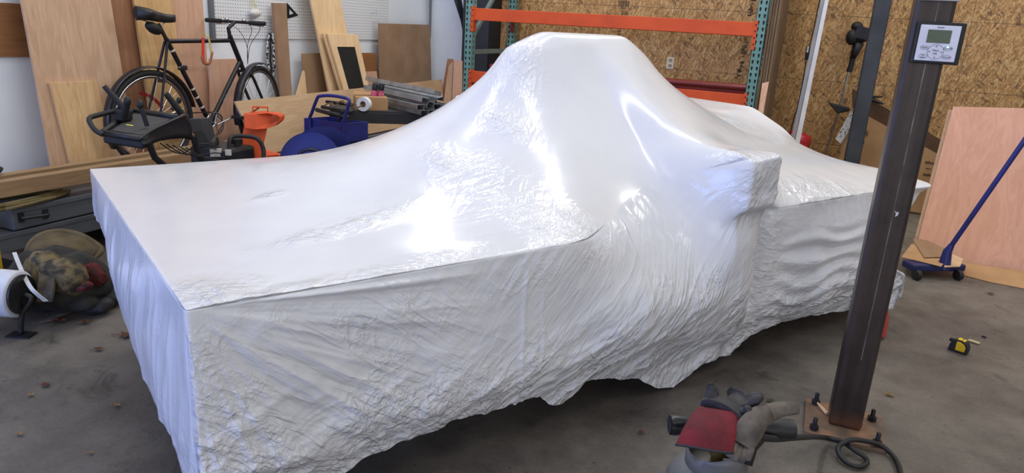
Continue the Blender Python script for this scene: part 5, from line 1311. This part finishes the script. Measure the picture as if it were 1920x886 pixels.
hp_ = [PD(1418, 818, 1.70), PD(1455, 822, 1.78), PD(1500, 819, 1.98), PZ(1540, 819, .06), PZ(1575, 826, .03), PZ(1602, 843, .027), PZ(1622, 857, .014), PZ(1625, 868, .014), PZ(1611, 874, .014), PZ(1590, 868, .014), PZ(1574, 852, .02), PZ(1572, 838, .03), PZ(1584, 828, .046), PZ(1600, 824, .048), PZ(1622, 826, .04), PZ(1650, 833, .028), PZ(1668, 847, .016), PZ(1680, 862, .014), PZ(1688, 884, .014), PZ(1690, 920, .014), PZ(1650, 1000, .014)]
tag(obj('gas_hose', MB().tube(smooth_curve(hp_, 6), .0088, 10), m_grip, smooth=True), 'black rubber gas hose looping on the floor before the near post', 'hose')
# ------------------------------------------------------------------ backpack, roll of film and bits on the left floor
m_camo = M('camo_fabric', srgb(112, 98, 68), .9, c2=srgb(48, 46, 38), scale=16, lo=.42, hi=.58, bump=.3, bscale=40)
m_camo2 = M('olive_fabric', srgb(104, 90, 62), .9, c2=srgb(66, 58, 42), scale=7, bump=.3, bscale=30)
m_pk = M('dark_fabric', srgb(58, 56, 54), .9, c2=srgb(34, 33, 32), scale=9, bump=.3, bscale=40)
def blob(c, r, R=None, seed=1, amp=.12, f=6, n=36):
    mb = MB().ball((0, 0, 0), r, n, R=R); v = np.array([p[:] for p in mb.v])
    d = (fbm(v[:, 0]*f+10, v[:, 1]*f+v[:, 2]*f*.7+10, seed, 4)-.47)*amp*2+(ridged(v[:, 0]*f*1.3+v[:, 2]*f+20, v[:, 1]*f*1.3+20, seed+5, 2)-.35)*amp*.6
    nr = v/(np.linalg.norm(v, axis=1)[:, None]+1e-6); v = v+nr*d[:, None]
    mb.v = [Vector(q)+Vector(c) for q in v]; 
    for p in mb.v: p.z = max(p.z, .004)
    return mb
bk = thing('backpack', 'olive camouflage backpack lying open on the floor before the grey lockers', 'backpack', (-3.08, 2.1, 0))
bc_ = PD(112, 525, 3.33)
obj('body', blob((bc_.x, bc_.y, .135), (.22, .20, .14), Matrix.Rotation(.4, 3, 'Z'), 3, .05, 9), m_pk, bk, smooth=True)
arc = [PD(50, 474, 3.42), PD(58, 455, 3.46), PD(80, 439, 3.5), PD(115, 433, 3.54), PD(150, 440, 3.55), PD(178, 455, 3.55), PD(191, 468, 3.52), PD(180, 480, 3.48), PD(162, 494, 3.43)]
low = [PD(60, 492, 3.36), PD(80, 486, 3.38), PD(100, 484, 3.4), PD(118, 486, 3.41), PD(135, 490, 3.41), PD(148, 493, 3.41), PD(152, 495, 3.41), PD(155, 496, 3.41), PD(157, 497, 3.41)]
ac, lc = smooth_curve(arc, 4), smooth_curve(low, 4); P = []
for i, (a_, b_) in enumerate(zip(ac, lc)):
    row = []
    for k in range(9):
        t = k/8; p = a_.lerp(b_, t); p = p+Vector((.25, -.8, .2))*(.05*sin(pi*t)+.010*sin(i*1.1+5*t)*sin(pi*t)); row.append(p)
    P.append(row)
obj('lid', MB().grid(P), m_camo2, bk, smooth=True, solid=.008)
obj('lid_piping', MB().tube(ac, .014, 8), m_camo2, bk, smooth=True)
obj('front_pocket', blob(PD(122, 520, 3.16), (.11, .08, .085), Matrix.Rotation(.3, 3, 'Z'), 9, .03, 12, 28), m_camo, bk, smooth=True)
obj('side_pocket', blob(PD(85, 505, 3.22), (.09, .08, .075), None, 12, .03, 12, 26), m_camo, bk, smooth=True)
def ribbon(name, pts, w, mat, parent=None, side=(1, 0, 0), th=.004):
    P = []; s_ = Vector(side).normalized()
    for p in smooth_curve(pts, 5): P.append([p-s_*w/2, p+s_*w/2])
    return obj(name, MB().grid(P), mat, parent, solid=th)
ribbon('shoulder_strap', [PD(90, 502, 3.13), PD(88, 525, 3.08), PD(86, 548, 3.07), PD(84, 565, 3.08)], .075, M('strap_fabric', srgb(98, 90, 76), .9, c2=srgb(64, 58, 48), scale=25, bump=.2), bk, (1, .3, .1), .012)
ribbon('loose_strap', [PZ(150, 574, .03), PZ(130, 582, .014), PZ(108, 592, .010), PZ(86, 602, .008)], .05, M('grey_webbing', srgb(116, 108, 98), .9), bk, (.55, .83, 0), .003)
obj('lower_flap', blob(PD(140, 560, 3.28), (.12, .08, .05), None, 15, .03, 12, 24), m_pk, bk, smooth=True)
rp = PD(172, 516, 3.25)
rj = thing('red_black_gloves', 'red and black crumpled work gloves at the right side of the backpack', 'gloves', (rp.x, rp.y, 0))
m_rb = M('red_cloth', srgb(104, 28, 30), .9, c2=srgb(28, 16, 18), scale=34, bump=.3)
obj('red_cloth', blob((rp.x, rp.y, rp.z), (.058, .045, .034), Matrix.Rotation(.5, 3, 'Y'), 21, .03, 24, 34), m_rb, rj, smooth=True)
obj('red_cloth', blob(PD(155, 540, 3.12), (.04, .03, .018), Matrix.Rotation(-.4, 3, 'Y'), 22, .022, 30, 30), m_rb, rj, smooth=True)
q = PD(192, 528, 3.40); obj('black_cloth', blob((q.x, q.y, .05), (.11, .08, .06), None, 23, .03, 13, 28), m_blkg, rj, smooth=True)
q = PD(166, 545, 3.30); obj('black_cloth', blob((q.x, q.y, .04), (.12, .06, .045), None, 24, .03, 13, 24), m_blkg, rj, smooth=True)
obj('buckle', MB().box(PD(143, 542, 3.2), (.03, .01, .02)), m_chrome, rj)
q = PZ(212, 527, .02); tag(obj('paper_scrap', MB().prism([PD(209, 512, 3.48), PD(215, 515, 3.48), PD(214, 525, 3.46), PD(208, 526, 3.45)], (0, .004, 0)), m_paper), 'white curled paper scrap right of the red and black gloves', 'paper')
# roll of white film on its stand
rc_ = PD(38, 551, 3.02); rx_ = Vector((-.93, -.36, 0)).normalized(); rad = .1
roll = thing('film_roll', 'white roll of shrink wrap on a black stand at the left edge', 'roll', (rc_.x, rc_.y, 0))
prof = [(.035, 0), (rad-.006, 0), (rad, .006)]+[(rad+.002*sin(k*2.1), .03+.05*k) for k in range(12)]+[(rad, .66), (.035, .66)]
obj('film', MB().lathe(prof, rc_, 40, rx_), M('film_white', srgb(214, 218, 228), .5, c2=srgb(196, 200, 212), scale=14, bump=.1), roll, smooth=50)
obj('end_plate', MB().lathe([(.01, -.012), (.085, -.012), (.085, -.002), (.01, -.002)], rc_, 28, rx_), m_black, roll, smooth=40)
P = []
for k in range(23):
    a = pi*(.05+.9*k/22); b_ = rc_+rx_*(.03+.03*k/22*10*.2)
mb = MB()
for k in range(7):
    o_ = rc_+rx_*(.01+.09*k)+Vector((0, 0, -rad+.012)); s_ = Vector((rx_.y, -rx_.x, 0))
    mb.add([o_-s_*.02, o_+rx_*.09-s_*.02, o_+rx_*.05+Vector((0, 0, -.03-.012*(k % 3)))+s_*.03], [(0, 1, 2)])
obj('torn_edge', mb, m_paper, roll, solid=.001)
ft = PZ(40, 629, 0)
obj('stand_leg', MB().tube(smooth_curve([rc_-rx_*.02, rc_-rx_*.045+Vector((0, 0, -.02)), Vector((ft.x+.012, ft.y+.01, .10)), Vector((ft.x, ft.y, .008))], 5), .011, 8), m_black, roll, smooth=True)
obj('foot_plate', MB().box((ft.x, ft.y, .004), (.10, .06, .008), Matrix.Rotation(.4, 3, 'Z')), m_black, roll)
ft2 = ft+rx_*.62; obj('stand_leg', MB().tube([rc_+rx_*.68, (ft2.x, ft2.y, .0)], .011, 8), m_black, roll)
tag(ribbon('white_strap', [PD(27, 473, 3.2), PD(36, 496, 3.1), PD(48, 522, 3.02), PD(62, 544, 2.97), PD(86, 564, 3.0)], .024, m_paper, None, (1, .2, .25), .003), 'white flat strap crossing the left side of the backpack', 'strap')
y_ = PX(4, 448, -3.55)
tag(obj('yellow_bar', MB().box2((-3.60, y_.y-.05, 0), (-3.57, y_.y-.005, y_.z-.02)), M('yellow_paint', srgb(212, 168, 36), .5)), 'yellow bar standing at the left edge beside the grey lockers', 'bar')
# ------------------------------------------------------------------ leaves, chips and tape measure
def leaf(px, py, sz, rot, mat, label, lobes=5):
    c_ = PZ(px, py, .004); pts = []
    for k in range(40):
        a = 2*pi*k/40; r_ = .85*sz*(.55+.45*abs(cos(lobes*a/2)))*(1+.2*cos(a))
        pts.append(c_+Vector((r_*cos(a+rot), r_*.75*sin(a+rot), .004+.010*abs(sin(2*a))*sz/.05)))
    mb = MB(); mb.add(pts+[c_+Vector((0, 0, .004))], [(k, (k+1) % 40, 40) for k in range(40)])
    mb.tube([c_+Vector((0, 0, .004)), c_+Vector((-sz*1.4*cos(rot), -sz*1.4*sin(rot), .003))], .0012, 4)
    tag(obj('dry_leaf', mb, mat), label, 'leaf', 'dry leaves on the floor')
l1 = M('leaf_brown', srgb(104, 64, 42), .8, c2=srgb(78, 48, 32), scale=40); l2 = M('leaf_tan', srgb(134, 110, 76), .8, c2=srgb(130, 98, 60), scale=40)
leaf(235, 629, .042, .4, l1, 'brown lobed dry leaf on the floor beside the left end of the machine'); leaf(110, 603, .042, 2.0, l1, 'brown dry leaf lying in front of the backpack')
leaf(160, 605, .03, 1.2, l1, 'small brown leaf right of the leaf in front of the backpack'); leaf(221, 531, .026, .7, M('leaf_orange', srgb(176, 116, 52), .8), 'orange leaf bit beside the red and black gloves')
leaf(84, 722, .024, .3, l1, 'reddish brown leaf alone on the open floor at the lower left'); leaf(184, 655, .024, .9, l1, 'faint reddish leaf scrap on the floor below the large lobed leaf')
leaf(218, 760, .018, .2, l2, 'curled tan leaf on the dark floor left of the machine end'); leaf(58, 741, .016, 2.2, l2, 'tiny tan leaf left of the reddish leaf'); leaf(36, 814, .016, 1, l2, 'tan leaf bit near the lower left corner'); leaf(170, 849, .012, .5, l2, 'tiny curled leaf at the bottom left, nearest the camera')
leaf(1667, 740, .022, .2, l2, 'pale tan leaf on the floor right of the near post'); leaf(1857, 551, .024, .3, l1, 'orange brown leaf before the cardboard at the right edge'); leaf(1445, 752, .02, 1.9, M('leaf_green', srgb(70, 72, 44), .8), 'dark green leaf on the floor above the suede glove')
leaf(1203, 811, .016, 2.6, l1, 'dark leaf strip on the floor left of the gas bottle')
for px, py, lb, sz in ((1826, 641, 'pale wood chip beside the yellow tape measure', .05), (1845, 632, 'dark crumb of dirt beyond the wood chip', .02)):
    c_ = PZ(px, py, .004); tag(obj('wood_chip' if sz > .03 else 'dirt_crumb', MB().box(c_+Vector((0, 0, .003)), (sz, sz*.4, .006), Matrix.Rotation(-.5, 3, 'Z')), M('chip', srgb(196, 186, 140), .8) if sz > .03 else m_ink), lb, 'chip')
tc0 = PZ(1797, 659, 0); tm = thing('tape_measure', 'yellow and black tape measure lying on the open floor at the right', 'tape measure', tc0)
Rt_ = Matrix.Rotation(-.45, 3, 'Z')
def tml(pts): return [tc0+Rt_ @ Vector(p) for p in pts]
dpro = [(-.040, 0), (.036, 0), (.040, .006), (.040, .036), (.030, .056), (.008, .066), (-.016, .064), (-.034, .050), (-.041, .03)]
obj('case', MB().prism(tml([(a, -.021, b) for a, b in dpro]), Rt_ @ Vector((0, .042, 0))), m_grip, tm, bevel=.005)
ip = [(-.012, .012), (.028, .012), (.031, .034), (.022, .050), (.004, .058), (-.012, .056)]
obj('yellow_panel', MB().prism(tml([(a, -.0235, b) for a, b in ip]), Rt_ @ Vector((0, .047, 0))), M('tape_yellow', srgb(228, 190, 30), .4), tm, bevel=.003)
obj('yellow_top', MB().prism(tml([(-.012, -.016, .0655), (.02, -.016, .0625), (.02, .016, .0625), (-.012, .016, .0655)]), (0, 0, .002)), M('tape_yellow', (0,0,0)), tm)
obj('belt_clip', MB().box(tc0+Rt_ @ Vector((-.005, .026, .04)), (.022, .003, .04), Rt_), m_chrome, tm)
obj('thumb_lock', MB().box(tc0+Rt_ @ Vector((-.038, 0, .05)), (.02, .02, .016), Rt_), m_grip, tm, bevel=.003)
obj('hook', MB().box(tc0+Rt_ @ Vector((-.045, 0, .008)), (.006, .024, .014), Rt_), m_chrome, tm)
# ------------------------------------------------------------------ light, world, camera
def area(name, loc, size, power, color, target=None, sx=None):
    d = bpy.data.lights.new(name, 'AREA'); d.shape = 'RECTANGLE'; d.size = size[0]; d.size_y = size[1]; d.energy = power; d.color = color
    o = bpy.data.objects.new(name, d); COL.objects.link(o); o.location = loc
    dirv = (Vector(target)-Vector(loc)) if target else Vector((0,0,-1))
    o.rotation_euler = dirv.to_track_quat('-Z', 'Y').to_euler(); return o
LEDC = (1.0, .985, .96)
for (x, y, p) in ((-3.0, 5.6, 42), (-.6, 5.6, 38), (1.8, 5.6, 36), (-3.0, 2.6, 29), (-.7, 2.9, 26), (2.4, 2.6, 24), (-1.5, .2, 7), (1.5, .2, 6)):
    area('ceiling_lamp', (x, y, 3.9), (.2, 2.4), p, LEDC)
area('door_light_and_fill', (2.2, -3.4, 1.7), (3.2, 2.4), 60, (.95, .96, 1.0), (.4, 2.2, .4))  # added fill lamp behind the camera, for glints and brightness on the film front
area('door_light_and_fill', (-3.8, -2.6, 1.5), (3.0, 2.4), 215, (.22, .37, 1.0), (-1.6, 1.4, .5))
wd = bpy.data.worlds.new('world'); SC.world = wd; wd.use_nodes = True
bg = wd.node_tree.nodes['Background']; bg.inputs[0].default_value = (.95, .96, 1.0, 1); bg.inputs[1].default_value = .54
cd = bpy.data.cameras.new('camera'); co = bpy.data.objects.new('camera', cd); COL.objects.link(co)
cd.sensor_fit = 'HORIZONTAL'; cd.sensor_width = 36; cd.lens = FOC/1920*36; cd.clip_start = .05
r0 = ray(CX, CY); rx = (ray(CX+1, CY)-r0).normalized(); ry = -(ray(CX, CY+1)-r0).normalized(); rz = -r0.normalized()
mw = Matrix((rx, ry, rz)).transposed().to_4x4(); mw.translation = CAM; co.matrix_world = mw
SC.camera = co
SC.view_settings.view_transform = 'Standard'; SC.view_settings.look = 'None'; SC.view_settings.exposure = 0; SC.view_settings.gamma = 1
